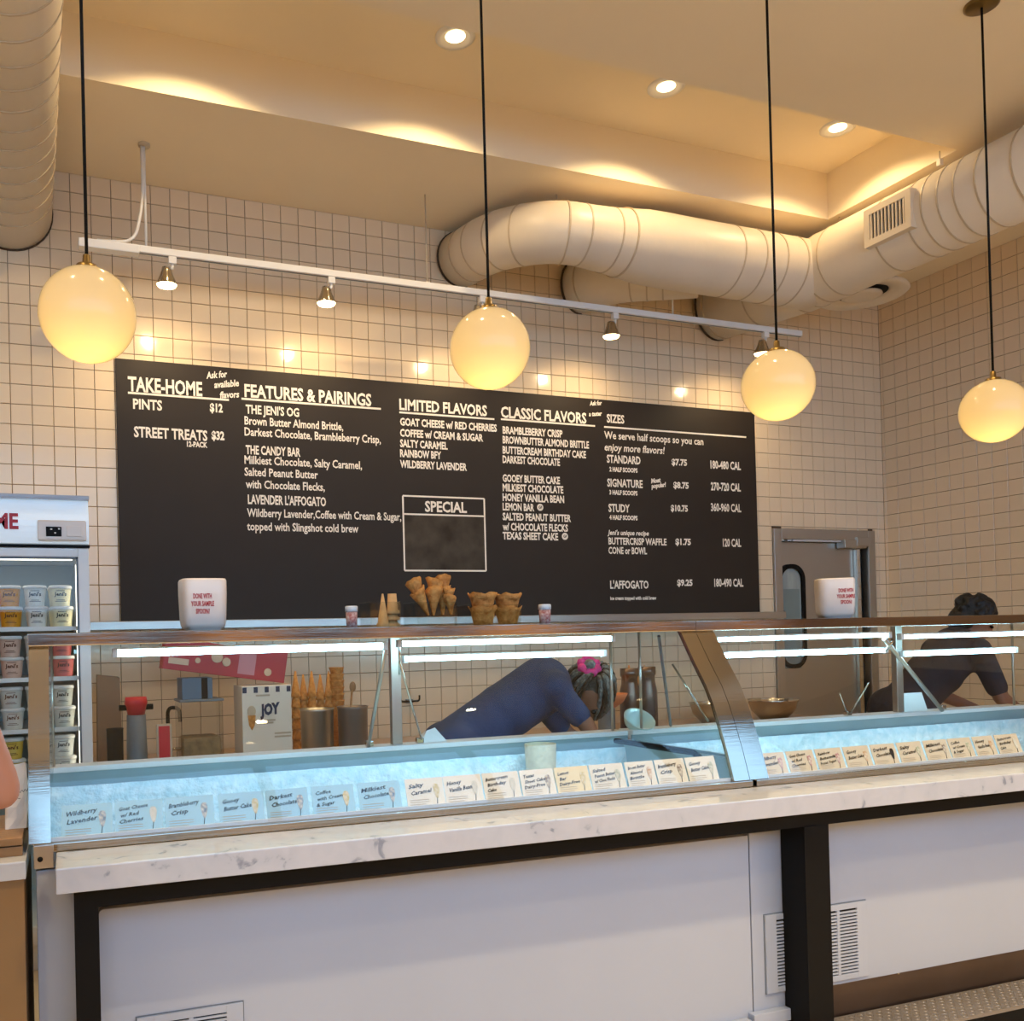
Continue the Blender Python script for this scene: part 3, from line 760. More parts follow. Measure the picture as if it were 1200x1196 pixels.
# front panels below the counter
V_P = .20
XS = ky(880, 1080, V_P).x
def rpanel(x0, x1, z0, z1, r, y0, y1):
    P = []
    for cx, cz, a, rr in ((x1, z1, 0, 0), (x0 + r, z1 - r, 90, r), (x0, z0, 180, 0), (x1, z0, 270, 0)):
        if rr:
            for k in range(7): t = R(a + 90 * k / 6); P.append(Vector((cx + rr * math.cos(t), y0, cz + rr * math.sin(t))))
        else: P.append(Vector((cx, y0, cz)))
    return MB().extrude(P, (0, y1 - y0, 0))
rpanel(.101, XS - .003, .13, .738, .012, V_P, .23).build('front_panel', M_panel, C1)
XM = ky(957, 1080, V_P).x
MB().box((XS + .003, V_P, .13), (XM - .003, .23, .745), .002).build('front_panel', M_panel, C1)
pb = ky(1100, 1128, V_P)
MB().box((XM, V_P, pb.z - .01), (4.45, .23, .750), .002).build('front_panel', M_panel, C2)
MB().box((XM, V_P + .01, .0), (4.45, .24, pb.z - .012)).build('kick_panel', M_darksteel, C2)
for u, v in ((1053, 1140), (1150, 1120)):
    q = ky(u, v, V_P + .01); MB().lathe((q.x, V_P + .01, q.z), [(0, -.004), (.005, -.003), (.006, 0)], 12, 'Y').build('screw', M_chrome, C2)
MB().box((.10, V_P + .012, .0), (XM - .002, .24, .129)).build('kick_panel', M_darksteel, C1)
q0, q1 = ky(822, 1190, V_P - .03), ky(878, 1160, V_P - .03)
MB().box((q0.x, V_P - .03, .105), (q1.x + .01, V_P + .0, .135), .003).build('base_bracket', M_panel, C1)
q0, q1 = ky(884, 1180, V_P - .03), ky(940, 1150, V_P - .03)
MB().box((q0.x, V_P - .03, .11), (q1.x, V_P + .0, .15), .003).build('base_bracket', M_panel, C1)
def louvre(u0, v0, u1, v1, c, cols, zcut=None):
    a, b = ky(u0, v0, V_P), ky(u1, v1, V_P)
    x0, x1, z1, z0 = a.x, b.x, a.z, b.z
    g = MB()
    g.box((x0, V_P - .008, z0), (x0 + .045, V_P, z1), .001).box((x1 - .045, V_P - .008, z0), (x1, V_P, z1), .001)
    g.box((x0 + .045, V_P - .008, z1 - .02), (x1 - .045, V_P, z1), .001).box((x0 + .045, V_P - .008, z0), (x1 - .045, V_P, z0 + .02), .001)
    o = g.build('vent_grille', M_panel, c)
    MB().box((x0 - .003, V_P - .0015, z0 - .003), (x1 + .003, V_P - .0003, z1 + .003)).build('vent_gap', M_grey, o, base=root_base(c))
    MB().box((x0 + .045, V_P - .0025, z0 + .02), (x1 - .045, V_P - .0016, z1 - .02)).build('vent_opening', M_black, o, base=root_base(c))
    w_ = (x1 - x0 - .09 - .012 * (cols - 1)) / cols; s_ = MB(); k = z0 + .024
    while k < z1 - .026:
        for j in range(cols):
            xa = x0 + .045 + j * (w_ + .012); s_.box((xa, V_P - .008, k), (xa + w_, V_P - .003, k + .0062))
        k += .0115
    for j in range(1, cols): s_.box((x0 + .045 + j * (w_ + .012) - .012, V_P - .009, z0 + .02), (x0 + .045 + j * (w_ + .012), V_P - .003, z1 - .02))
    s_.build('louvre_slats', M_panel, o, base=root_base(c), kind='stuff')
louvre(895, 1072, 1016, 1142, C1, 4)
louvre(160, 1192, 287, 1290, C1, 2)
# tread plate step
st = thing('tread_plate_step', 'low diamond tread plate step on the floor at the right end of the counter', 'step', (3.3, .12, 0), 'K')
MB().box((2.30, .03, .062), (4.6, .20, .074)).build('plate', M_tree, st)
MB().box((2.30, .045, .0), (4.6, .2, .062)).build('riser', M_black, st)
g = MB(); k = 0
for i in range(110):
    for j in range(8):
        x = 2.31 + i * .0208; y = .04 + j * .0205; sgn = 1 if (i + j) % 2 else -1
        M_ = Matrix.Translation((x, y, .074)) @ Matrix.Rotation(sgn * R(45), 4, 'Z')
        g.add([M_ @ Vector(v) for v in ((-.010, 0, 0), (0, -.003, 0), (.010, 0, 0), (0, .003, 0), (-.004, 0, .0022), (.004, 0, .0022))], [(0, 1, 5, 4), (1, 2, 5), (2, 3, 4, 5), (3, 0, 4)])
g.build('tread_lugs', M_tree, st, kind='stuff')

# ---- marble counter and black frame
mc = thing('quartz_counter', 'long white speckled quartz ledge in front of the glass cases', 'countertop', (1.5, .1, .837), 'K')
MB().box((0, 0, .838), (4.6, .196, .90), .004).build('slab', M_quartz, mc)
bf = thing('counter_frame', 'black metal support frame under the white quartz ledge', 'counter frame', (1.5, .1, 0), 'K')
MB().box((.040, .09, .775), (4.6, .195, .837)).build('rail', M_black, bf)
MB().box((.040, .09, 0), (.098, .195, .775)).build('post', M_black, bf)
xa, xb = ky(942, 1000, .09).x, ky(972, 1000, .09).x
MB().box((xa, .09, 0), (xb, .195, .775), .001).box((xa, .085, 0), (xa + (xb - xa) * .48, .09, .775)).build('post', M_black, bf)

# ---- flavour cards
IL = {'y': '#c9b24a', 'r': '#a23a50', 'p': '#b78a86', 'k': '#1c1a1c', 'g': '#8f9a72', 'w': '#c9c6b6', 'b': '#4d6f92', 'n': '#5a3a28', 'o': '#c08a4a'}
def card(c_i, u0, u1, l1, l2, l3, il, uniq, tint='#efe6d4'):
    """a card standing behind the front glass, spanning u0..u1 in the photo row"""
    vb = .240; zb = .922; tl = math.atan2(.036, .094)
    yb = 985 if c_i == 1 else 910
    xa, xb = None, None
    for u, nm in ((u0, 0), (u1, 1)):
        # bottom line of the card row in the picture
        vv = (988 + (915 - 988) * (u - 72) / (845 - 72)) if c_i == 1 else (906 + (881 - 906) * (u - 890) / 300)
        x = ky(u, vv, .25).x
        if nm: xb = x - .0012
        else: xa = x + .0012
    h = .088 if c_i == 1 else .082
    root = thing('flavour_card', uniq, 'card', (xa, vb, zb), 'K', 'handwritten flavour cards behind the glass')
    U = Vector((1, 0, 0)); Z = Vector((0, math.sin(tl), math.cos(tl))); N = Vector((0, -math.cos(tl), math.sin(tl)))
    O = Vector((xa, vb, zb)); w_ = xb - xa
    o = [O, O + U * w_, O + U * w_ + Z * h, O + Z * h]
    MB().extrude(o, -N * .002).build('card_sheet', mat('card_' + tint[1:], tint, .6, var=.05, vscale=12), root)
    lines = [l for l in (l1, l2, l3) if l]; t = h * (.66 if len(lines) < 3 else .70); fs = .012 if len(lines) < 3 else .010
    b = MB()
    for i, l in enumerate(lines):
        ww = min(w_ * .62, len(l) * fs * .80)
        d = (U + Z * .10).normalized()
        lettering(l, O + U * (w_ * .07 + .004 * (i % 2)) + Z * (t - i * fs * 1.7) + N * .0002, d, Z, ww, fs, N, None, mb=b, bold=.02, res=1, slant=.25)
    b.build('lettering', M_ink, root, fix=False)
    b = MB()
    for k in range(3):
        y_ = h * (.10 + .075 * k); L = w_ * (.5 - .1 * (k == 0))
        b.box((xa + w_ * .07, 0, 0), (xa + w_ * .07 + L, .0004, .0016), 0, Matrix.Translation(Vector((0, O.y, O.z)) + Z * y_ + N * .0012))
    b.build('small_print', M_seam, root)
    # illustration: leaf or fruit shape with stem
    cx = O + U * (w_ * .80) + Z * (h * .55) + N * .0012; P = []
    for k in range(14):
        a = 2 * PI * k / 14; rr = .5 * h * (.5 + .06 * math.sin(3 * a)); P.append(cx + U * (math.cos(a) * rr * .42) + Z * (math.sin(a) * rr))
    ill = MB().extrude(P, N * .0006).build('illustration', mat('ink_' + il, IL[il], .7, var=.5, vscale=120, col2='#e6dcc8' if il != 'k' else None), root)
    MB().tube([cx - Z * (h * .25), cx - Z * (h * .46) - U * .003], .0010, 5).build('stem', M_ink, ill, base=root_base(root))
    return root
DAY_TINT = '#aad4e6'  # left cards tinted blue: reflected daylight put into the card colour
cards1 = [(72, 133, 'Wildberry', 'Lavender', '', 'b', 'pale blue-lit card reading Wildberry Lavender, leftmost in the left case', DAY_TINT),
 (135, 192, 'Goat Cheese', 'w/ Red', 'Cherries', 'w', 'card reading Goat Cheese w/ Red Cherries, second from the left in the left case', DAY_TINT),
 (194, 252, 'Brambleberry', 'Crisp', '', 'b', 'card reading Brambleberry Crisp, third from the left in the left case', DAY_TINT),
 (257, 311, 'Gooey', 'Butter Cake', '', 'y', 'card reading Gooey Butter Cake, fourth from the left in the left case', DAY_TINT),
 (313, 363, 'Darkest', 'Chocolate', '', 'b', 'card reading Darkest Chocolate with a blue leaf shape in the left case', DAY_TINT),
 (367, 417, 'Coffee', 'with Cream', '& Sugar', 'y', 'card reading Coffee with Cream & Sugar in the left case', DAY_TINT),
 (421, 471, 'Milkiest', 'Chocolate', '', 'b', 'card reading Milkiest Chocolate just left of Salty Caramel', DAY_TINT),
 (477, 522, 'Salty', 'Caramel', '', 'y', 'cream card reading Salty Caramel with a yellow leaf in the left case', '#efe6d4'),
 (522, 567, 'Honey', 'Vanilla Bean', '', 'w', 'cream card reading Honey Vanilla Bean in the left case', '#efe6d4'),
 (568, 611, 'Buttercream', 'Birthday', 'Cake', 'w', 'cream card reading Buttercream Birthday Cake in the left case', '#efe6d4'),
 (612, 652, 'Texas', 'Sheet Cake', 'Dairy-Free', 'n', 'cream card reading Texas Sheet Cake with a brown bean drawing', '#efe6d4'),
 (653, 693, 'Lemon', 'Bar', 'Dairy-Free', 'y', 'yellowish card reading Lemon Bar with a yellow flower drawing', '#efdcae'),
 (694, 734, 'Salted', 'Peanut Butter', 'w/ Choc Flecks', 'g', 'cream card reading Salted Peanut Butter right of Lemon Bar', '#e9e0cb'),
 (736, 770, 'Brown Butter', 'Almond', 'Brittle', 'o', 'cream card reading Brown Butter Almond Brittle', '#e9e0cb'),
 (771, 806, 'Brambleberry', 'Crisp', '', 'n', 'cream card reading Brambleberry Crisp, second from the right in the left case', '#e9e0cb'),
 (807, 842, 'Gooey', 'Butter Cake', '', 'g', 'cream card reading Gooey Butter Cake, rightmost in the left case', '#e9e0cb')]
cards2 = [(890, 923, 'Wildberry', 'Lavender', '', 'r', 'small card reading Wildberry Lavender with a dark red leaf, leftmost in the right case'),
 (925, 957, 'Goat Cheese', 'w/ Red', 'Cherries', 'r', 'small card reading Goat Cheese w/ Red Cherries, second in the right case'),
 (959, 990, 'Rainbow', 'Buttermilk', 'Frozen Yogurt', 'r', 'small card reading Rainbow Buttermilk Frozen Yogurt, third in the right case'),
 (992, 1022, 'Gooey', 'Butter Cake', '', 'o', 'small card reading Gooey Butter Cake, fourth in the right case'),
 (1024, 1053, 'Darkest', 'Chocolate', '', 'k', 'small card with a solid black leaf reading Darkest Chocolate in the right case'),
 (1055, 1084, 'Salty', 'Caramel', '', 'g', 'small card reading Salty Caramel with a green leaf in the right case'),
 (1086, 1114, 'Milkiest', 'Chocolate', '', 'n', 'small card reading Milkiest Chocolate with a brown leaf in the right case'),
 (1115, 1142, 'Coffee', 'w/ Cream', '& Sugar', 'g', 'small card reading Coffee w/ Cream & Sugar in the right case'),
 (1144, 1168, 'Honey', 'Vanilla Bean', '', 'o', 'small card reading Honey Vanilla Bean, second from the right edge'),
 (1170, 1197, 'Buttercream', 'Birthday', 'Cake', 'w', 'small card reading Buttercream Birthday Cake at the right edge')]
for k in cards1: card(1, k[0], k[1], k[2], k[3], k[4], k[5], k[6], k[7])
for k in cards2: card(2, k[0], k[1], k[2], k[3], k[4], k[5], k[6], '#dccdb2')

# ---- things on the case tops
DT = 1.4685
def bin_(uc, vtop, V, w_, rot, label, toff, tz):
    c_ = ky(uc, 735, V); cx, cy = c_.x, V; h = .163; R0 = w_ / 2
    t = thing('sample_spoon_bin', label, 'container', (cx, cy, DT), 'K', 'used sample spoon bins')
    Q = Matrix.Rotation(rot, 3, 'Z')
    def sq(r, z, n=40, e=4.5):
        out = []
        for k in range(n):
            a_ = 2 * PI * k / n; c1, s1 = math.cos(a_), math.sin(a_)
            out.append(Vector((cx, cy, z)) + Q @ Vector((r * math.copysign(abs(c1) ** (2 / e), c1), r * math.copysign(abs(s1) ** (2 / e), s1), 0)))
        return out
    lev = [(R0 * .74, DT), (R0 * .78, DT + .006), (R0 * .88, DT + .010), (R0 * .94, DT + .022), (R0 * .97, DT + .05), (R0, DT + h * .7), (R0, DT + h - .006), (R0 - .003, DT + h), (R0 - .008, DT + h - .003), (R0 - .009, DT + .02), (.01, DT + .016)]
    vs = []; n = 40
    for r, z in lev: vs += sq(r, z)
    fs = [(i * n + k, i * n + (k + 1) % n, (i + 1) * n + (k + 1) % n, (i + 1) * n + k) for i in range(len(lev) - 1) for k in range(n)]
    MB().add(vs, fs, True).build('bin_body', M_cream, t)
    for i, (l, f) in enumerate((('DONE WITH', .8), ('YOUR SAMPLE', 1.0), ('SPOON?', .6))):
        ww = w_ * .50 * f; zz = DT + tz - i * .0235
        b_ = MB(); vs_, fs_ = text_geo(l, .03, 2); x0 = min(v.x for v in vs_); x1 = max(v.x for v in vs_); P = []
        for v in vs_:
            X_ = toff - ww / 2 + (v.x - x0) / (x1 - x0) * ww; Z_ = zz + v.y / .7 * .015
            dx = min(.97, abs(X_) / R0); yy = -R0 * (1 - dx ** 4.5) ** (1 / 4.5) - .0015
            P.append(Vector((cx, cy, Z_)) + Q @ Vector((X_, yy, 0)))
        b_.add(P, fs_).build('lettering', M_red, t, fix=False)
bin_(238, 674, .63, .142, R(2), 'cream sample spoon bin with red lettering in front of the menu board', -.012, .100)
bin_(979, 676, .63, .142, R(-34), 'cream sample spoon bin with red lettering in front of the kitchen door', .030, .105)

def at_top(u, V): q = ky(u, 722, V); return Vector((q.x, V, DT))
def cup(u0, u1, vtop, V, label):
    a, b = at_top(u0, V), at_top(u1, V); r = (b.x - a.x) / 2; c_ = (a + b) / 2; h = ky(u0, vtop, V).z - DT
    t = thing('tasting_cup', label, 'paper cup', c_, 'K', 'small printed paper cups on the case top')
    MB().lathe(c_, [(0, 0), (r * .85, 0), (r * .95, h * .75), (r * .9, h * .75)], 24).build('cup_body', mat('cup_print', '#e2c7bb', .6, var=.6, vscale=90, col2='#a8483f'), t)
    MB().lathe(c_, [(r * .97, h * .75), (r * 1.02, h * .77), (r * 1.02, h * .97), (r * .9, h), (0, h)], 24).build('lid', M_white, t)
cup(405, 419, 710, .85, 'small red printed paper cup with white lid, left of the cake cones')
cup(632, 645, 708, .85, 'small red printed paper cup with white lid, right of the waffle bowls')
def acrylic(u0, u1, vtop, V, dep, label):
    a, b = at_top(u0, V), at_top(u1, V); h = ky(u0, vtop, V).z - DT
    t = thing('acrylic_holder', label, 'holder', ((a.x + b.x) / 2, V + dep / 2, DT), 'K')
    x0, x1 = a.x, b.x; th = .004
    MB().box((x0, V, DT), (x1, V + dep, DT + th)).build('base_sheet', M_clear, t)
    for q in (((x0, V, DT + th), (x0 + th, V + dep, DT + h)), ((x1 - th, V, DT + th), (x1, V + dep, DT + h)), ((x0 + th, V, DT + th), (x1 - th, V + th, DT + h)), ((x0 + th, V + dep - th, DT + th), (x1 - th, V + dep, DT + h))):
        MB().box(*q).build('side_sheet', M_clear, t)
    return DT + th
acrylic(434, 470, 705, .80, .13, 'clear acrylic holder with cake cones, left of the waffle cones')
acrylic(489, 536, 705, .80, .15, 'clear acrylic holder carrying the leaning waffle cones')
acrylic(552, 611, 708, .80, .16, 'clear acrylic tray under the stacked waffle bowls')
def P8(u, v, V): return ky(u, v, V)
# cake cones
def sugar_cone(u, vt, vb, V, label):
    a, b = P8(u, vb, V), P8(u, vt, V); z0 = DT + .005; h = b.z - z0
    t = thing('sugar_cone', label, 'ice cream cone', (a.x, V, z0), 'K')
    MB().lathe((a.x, V, z0), [(.024, 0), (.025, .012), (.021, .016), (.003, h), (0, h)], 20).build('cone_shell', M_cake, t)
sugar_cone(449, 695.5, 723, .87, 'pale pointed sugar cone standing upside down beside the cake cone stack')
def cake_stack(u, vt, V, label):
    a = P8(u, 722, V); z0 = DT + .005; top = P8(u, vt, V).z; h = top - z0
    t = thing('cake_cone_stack', label, 'ice cream cones', (a.x, V, z0), 'K')
    for k in range(3):
        z = z0 + k * h * .2; hh = h * .6 if k == 2 else h * .22
        MB().lathe((a.x, V, z), [(.026, 0), (.027, .010), (.020, .014), (.016, hh), (0, hh)], 20).build('cake_cone', M_cake, t)
cake_stack(460, 695.5, .87, 'stack of pale flat-bottomed cake cones in the clear holder')
def waffle_cone(u0, v0, u1, v1, V, rt, label, stackn=1):
    """tip (u0,v0) to mouth centre (u1,v1)"""
    a, b = P8(u0, v0, V), P8(u1, v1, V + .02); a.z = max(a.z, DT + .012)
    t = thing('waffle_cone', label, 'waffle cone', a, 'K', 'rolled waffle cones in the clear holder')
    ax = (b - a).normalized(); L = (b - a).length; q = ax.to_track_quat('Z', 'Y').to_matrix(); rnd = random.Random(int(u0))
    for s_ in range(stackn):
        off = ax * (.035 * s_); LL = L - .035 * (stackn - 1); prof = [(.004, 0), (rt * .45, LL * .45), (rt * .8, LL * .8), (rt, LL), (rt * .9, LL * .97), (rt * .4, LL * .5)]
        mb = MB().lathe(a + off, prof, 26, 'Z', True, q)
        n = 26
        for r_i in (2, 3, 4):
            for k in range(n):
                v = mb.v[r_i * n + k]; w = .009 * math.sin(2 * PI * k / n + s_ * 2 + u0) + .0015 * math.sin(7 * 2 * PI * k / n)
                mb.v[r_i * n + k] = v + ax * w
        mb.build('cone_shell', M_waffle, t)
waffle_cone(502, 721, 484, 681, .86, .033, 'waffle cone stack leaning far left in its holder', 2)
waffle_cone(508, 721, 509, 680, .86, .034, 'tall upright waffle cone in the middle of the holder', 2)
waffle_cone(519, 720, 519, 677, .89, .031, 'tallest waffle cone at the back of the holder', 2)
waffle_cone(529, 720, 525, 689, .86, .027, 'shorter waffle cone at the right of the holder', 2)
def waffle_bowls(u, vt, V, ru, label):
    a = P8(u, 722, V); z0 = DT + .006; h = P8(u, vt, V).z - z0; r = (P8(u + ru, 722, V).x - a.x)
    t = thing('waffle_bowl_stack', label, 'waffle bowls', (a.x, V, z0), 'K', 'stacked waffle bowls')
    for s_ in range(2):
        z = z0 + s_ * h * .42; hh = h * .58
        mb = MB().lathe((a.x, V, z), [(0, 0), (r * .62, 0), (r * .7, hh * .3), (r * .82, hh * .7), (r, hh), (r * .93, hh * .96), (r * .6, .01), (0, .008)], 36)
        for i in (3, 4, 5):
            for k in range(36):
                v = mb.v[i * 36 + k]; v.z += (.0045 * math.sin(5 * 2 * PI * k / 36 + s_ * 1.3 + u) + .0015 * math.sin(11 * 2 * PI * k / 36)) * (1 if i > 3 else .4)
        mb.build('waffle_bowl', M_waffle, t)
waffle_bowls(566, 695, .88, 16, 'left stack of two fluted waffle bowls')
waffle_bowls(595, 696, .88, 15.5, 'right stack of two fluted waffle bowls')

# ------------------------------------------------------------------ FREEZER (left, against the back wall)
FY = -.80
fx1 = aty(103, 600, FY).x; fx0 = fx1 - .88; ft = aty(50, 584, FY).z
fz = thing('pint_freezer', 'white upright glass door freezer with a lit red-lettered header, left of the menu board', 'freezer', ((fx0 + fx1) / 2, -.45, 0))
hz = aty(50, 637, FY).z; dz1 = aty(50, 642, FY).z; gz1 = aty(50, 652, FY).z; gx1 = aty(92, 680, FY).x
b_ = MB(); b_.box((fx0, -.76, 0), (fx0 + .04, -.03, ft - .02)); b_.box((fx1 - .04, -.76, 0), (fx1, -.03, ft - .02)); b_.box((fx0 + .04, -.07, 0), (fx1 - .04, -.03, ft - .02)); b_.box((fx0 + .04, -.76, gz1 + .02), (fx1 - .04, -.07, ft - .02)); b_.box((fx0 + .04, -.76, 0), (fx1 - .04, -.07, .2))
b_.build('cabinet', M_white, fz)
MB().box((fx0 + .042, -.1, .2), (fx1 - .042, -.075, gz1 + .018)).build('inner_back', mat('freezer_liner', '#aeb6b2', .5, var=.1), fz)
# header: bowed lit sign
pr = []
for k in range(9):
    t = k / 8; pr.append(Vector((fx0, FY + .012 - .05 * math.sin(PI * (.25 + .75 * t) * .9), hz + (ft - hz) * t)))
pr2 = [Vector((fx0, -.74, ft)), Vector((fx0, -.74, hz))]
M_sign = mat('lit_sign', '#e9f0f4', .3, emit='#cfe4f2', es=.30)
o = MB().extrude(pr + pr2, (fx1 - fx0, 0, 0)).build('header_sign', M_sign, fz)
MB().box((fx0 - .004, FY - .045, ft - .006), (fx1 + .004, -.70, ft + .012), .004).build('header_trim', M_panel, fz)
e = aty(21.7, 619, FY - .045); hh = (aty(20, 601.5, FY - .045).z - e.z)
lettering('TAKE HOME', (e.x - hh * 6.7, FY - .042, e.z), (1, 0, 0), (0, 0, 1), hh * 6.7, hh, (0, -1, 0), fz, M_red, bold=.035)
q0, q1 = aty(44, 633, FY - .05), aty(101, 610, FY - .05)
MB().box((q0.x, FY - .056, q0.z), (q1.x, FY - .02, q1.z), .008).build('control_panel', M_cream, fz)
q0, q1 = aty(54, 628, FY - .06), aty(72, 617, FY - .06)
dsp = MB().box((q0.x, FY - .060, q0.z), (q1.x, FY - .054, q1.z), .002).build('display', M_black, fz)
for dx, dz in ((.018, .028), (.05, .030), (.034, .012)): MB().box((q0.x + dx, FY - .0615, q0.z + dz), (q0.x + dx + .008, FY - .0598, q0.z + dz + .006)).build('indicator', M_paper, dsp, base=root_base(fz))
q0, q1 = aty(78, 628.5, FY - .06), aty(96, 616.5, FY - .06)
MB().box((q0.x, FY - .061, q0.z), (q1.x, FY - .054, q1.z), .004).build('switch_cover', M_cream, fz)
MB().box((fx0, FY + .005, hz - .012), (fx1 + .006, -.74, hz - .002)).build('hinge_gap', M_black, fz)
dr = MB(); gx0 = fx0 + .045
dr.box((gx1, FY, .12), (fx1, FY + .04, dz1), .004); dr.box((fx0, FY, .12), (gx0, FY + .04, dz1), .004); dr.box((gx0, FY, gz1), (gx1, FY + .04, dz1), .003); dr.box((gx0, FY, .12), (gx1, FY + .04, .2), .003)
door_f = dr.build('door', M_white, fz)
MB().box((gx1 - .008, FY + .004, .2), (gx1, FY + .036, gz1)).box((gx0, FY + .004, gz1 - .008), (gx1, FY + .036, gz1)).build('door_seal', M_grey, door_f, base=root_base(fz))
MB().box((gx0, FY + .015, .2), (gx1, FY + .02, gz1)).build('door_glass', glass_mat('freezer_glass', (.96, .97, .96), .45), door_f, base=root_base(fz))
MB().box((fx1 - .056, -.74, .25), (fx1 - .048, -.725, gz1 - .03), .002).build('interior_lamp', emit_mat('freezer_lamp', '#f6f0e0', 4.0), fz)
MB().box((gx0 + .02, -.70, gz1 - .004), (gx1 - .02, -.66, gz1 + .006)).build('interior_lamp', MATS['freezer_lamp'], fz)
shelves = []
for v in (734.5, 793.5, 853.5, 913):
    z = aty(50, v, -.75).z
    s_ = MB().box((fx0 + .045, -.755, z - .018), (fx1 - .045, -.748, z + .002), .001)
    s_.box((fx0 + .045, -.748, z - .006), (fx1 - .045, -.11, z)); s_.build('shelf', M_white, fz); shelves.append(z)
def pint(cx, cy, z, col, label, ink='#2a2a2a', proto={}):
    h, r = .094, .050
    t = thing('pint_tub', label, 'ice cream tub', (cx, cy, z), 'W', 'pint tubs in the freezer')
    key = (col, ink)
    if key not in proto:
        c_ = Vector((0, 0, 0))
        a = MB().lathe(c_, [(0, 0), (r * .80, 0), (r * .80, .003), (r * .96, h * .86), (0, h * .86)], 24).build('cup_body', mat('pint_' + col[1:], col, .45, var=.1, vscale=30), None)
        b = MB().lathe(c_, [(r * .98, h * .84), (r * 1.03, h * .85), (r * 1.03, h * .93), (r, h * .96), (r * .93, h), (0, h)], 24).build('lid', M_paper, None)
        L = MB()
        for i, (tx, wd) in enumerate((("Jeni's", .056),)):
            vs, fs = text_geo(tx, .03, 1); x0 = min(v.x for v in vs); x1 = max(v.x for v in vs); P = []
            for v in vs:
                s_ = ((v.x - x0) / (x1 - x0) - .5) * wd; zz = .046 - i * .026 + v.y / .7 * (.017 if i == 0 else .008)
                rr = r * (.80 + .16 * zz / (h * .86)) + .0012; an = s_ / rr; P.append((rr * math.sin(an), -rr * math.cos(an), zz))
            L.add(P, fs)
        for zz, wd in ((.020, .05), (.026, .036), (.068, .04)):
            rr = r * (.80 + .16 * zz / (h * .86)) + .0010; A = wd / rr / 2; nn_ = 6
            L.add([(rr * math.sin(-A + 2 * A * k / nn_), -rr * math.cos(-A + 2 * A * k / nn_), zz + d) for k in range(nn_ + 1) for d in (0, .0022)], [(2 * k, 2 * k + 2, 2 * k + 3, 2 * k + 1) for k in range(nn_)])
        l = L.build('lettering', mat('print_' + ink[1:], ink, .6), None, fix=False)
        for o_ in (a, b, l): COL.objects.unlink(o_)
        proto[key] = (a.data, b.data, l.data)
    for nm, me in zip(('cup_body', 'lid', 'lettering'), proto[key]):
        o_ = bpy.data.objects.new(nm, me); COL.objects.link(o_); o_.parent = t
    return t
CN = {'#da7a1e': 'deep orange', '#e39a1c': 'orange yellow', '#e9e6dc': 'white', '#ece2b8': 'pale yellow', '#d9a592': 'pinkish brown', '#d9b19b': 'peach', '#5f8f8c': 'teal', '#d8cfc2': 'cream', '#ccc9bb': 'grey white', '#e3b94a': 'golden yellow', '#c9605a': 'red brown'}
names = ['top', 'second', 'third', 'fourth']
layout = [
 [('#da7a1e', -4), ('#e39a1c', 23), ('#e9e6dc', 51), ('#ece2b8', 77)],
 [('#d9a592', -6), ('#d9b19b', 22), ('#d8cfc2', 51), ('#c9605a', 81)],
 [('#5f8f8c', -1), ('#d8cfc2', 24), ('#ccc9bb', 51), ('#ccc9bb', 79)],
 [('#e3b94a', -2), ('#e3b94a', 25), ('#ece2b8', 53), ('#e9e6dc', 80)]]
pos = ['cut by the left edge', 'second along', 'third along', 'beside the door frame']
for s_, row in enumerate(layout):
    zz = shelves[s_] + .0005
    for j, (col, u) in enumerate(row):
        for k in range(2):
            X_ = fx1 - .122 - (3 - j) * .1085 + (.006 if k == 0 else 0)
            pint(X_, -.69, zz + k * .0945, col, f"{CN[col]} pint tub, {'lower' if k == 0 else 'upper'} of stack {pos[j]}, {names[s_]} freezer shelf", '#6b3a1a' if j < 2 else '#3a3a38')
# back row on the top shelf
X_ = fx1 - .125
for k in range(2): pint(X_, -.57, shelves[0] + .0005 + k * .0945, '#ece2b8', f"pale yellow pint tub in the second row of the top freezer shelf, {'lower' if k == 0 else 'upper'}")

# ------------------------------------------------------------------ SIDE COUNTER bottom left
sx1 = -.070
sc = thing('side_counter', 'tan fronted side counter with a white top at the bottom left', 'counter', (-.6, .5, 0), 'K')
zt = .90
MB().box((-1.6, .12, zt - .045), (sx1, .62, zt), .004).build('white_top', M_quartz, sc)
MB().box((-1.6, .135, 0), (sx1 - .006, .60, zt - .045)).build('front_panel', M_tan, sc)
cr = thing('wooden_tray', 'oak wooden tray on the side counter under the white bag', 'tray', (-.4, .3, zt), 'K')
zc = ky(15, 981, .2).z
MB().box((-.9, .19, zt), (sx1 - .01, .205, zc - .022), .002).build('side_board', M_wood, cr); MB().box((-.9, .187, zc - .019), (sx1 - .01, .56, zc), .002).build('top_board', M_wood, cr)
MB().box((-.9, .545, zt), (sx1 - .01, .56, zc - .02), .002).build('side_board', M_wood, cr); MB().box((-.9, .21, zt), (-.885, .54, zc - .02)).build('side_board', M_wood, cr); MB().box((sx1 - .03, .21, zt), (sx1 - .015, .54, zc - .02)).build('side_board', M_wood, cr)
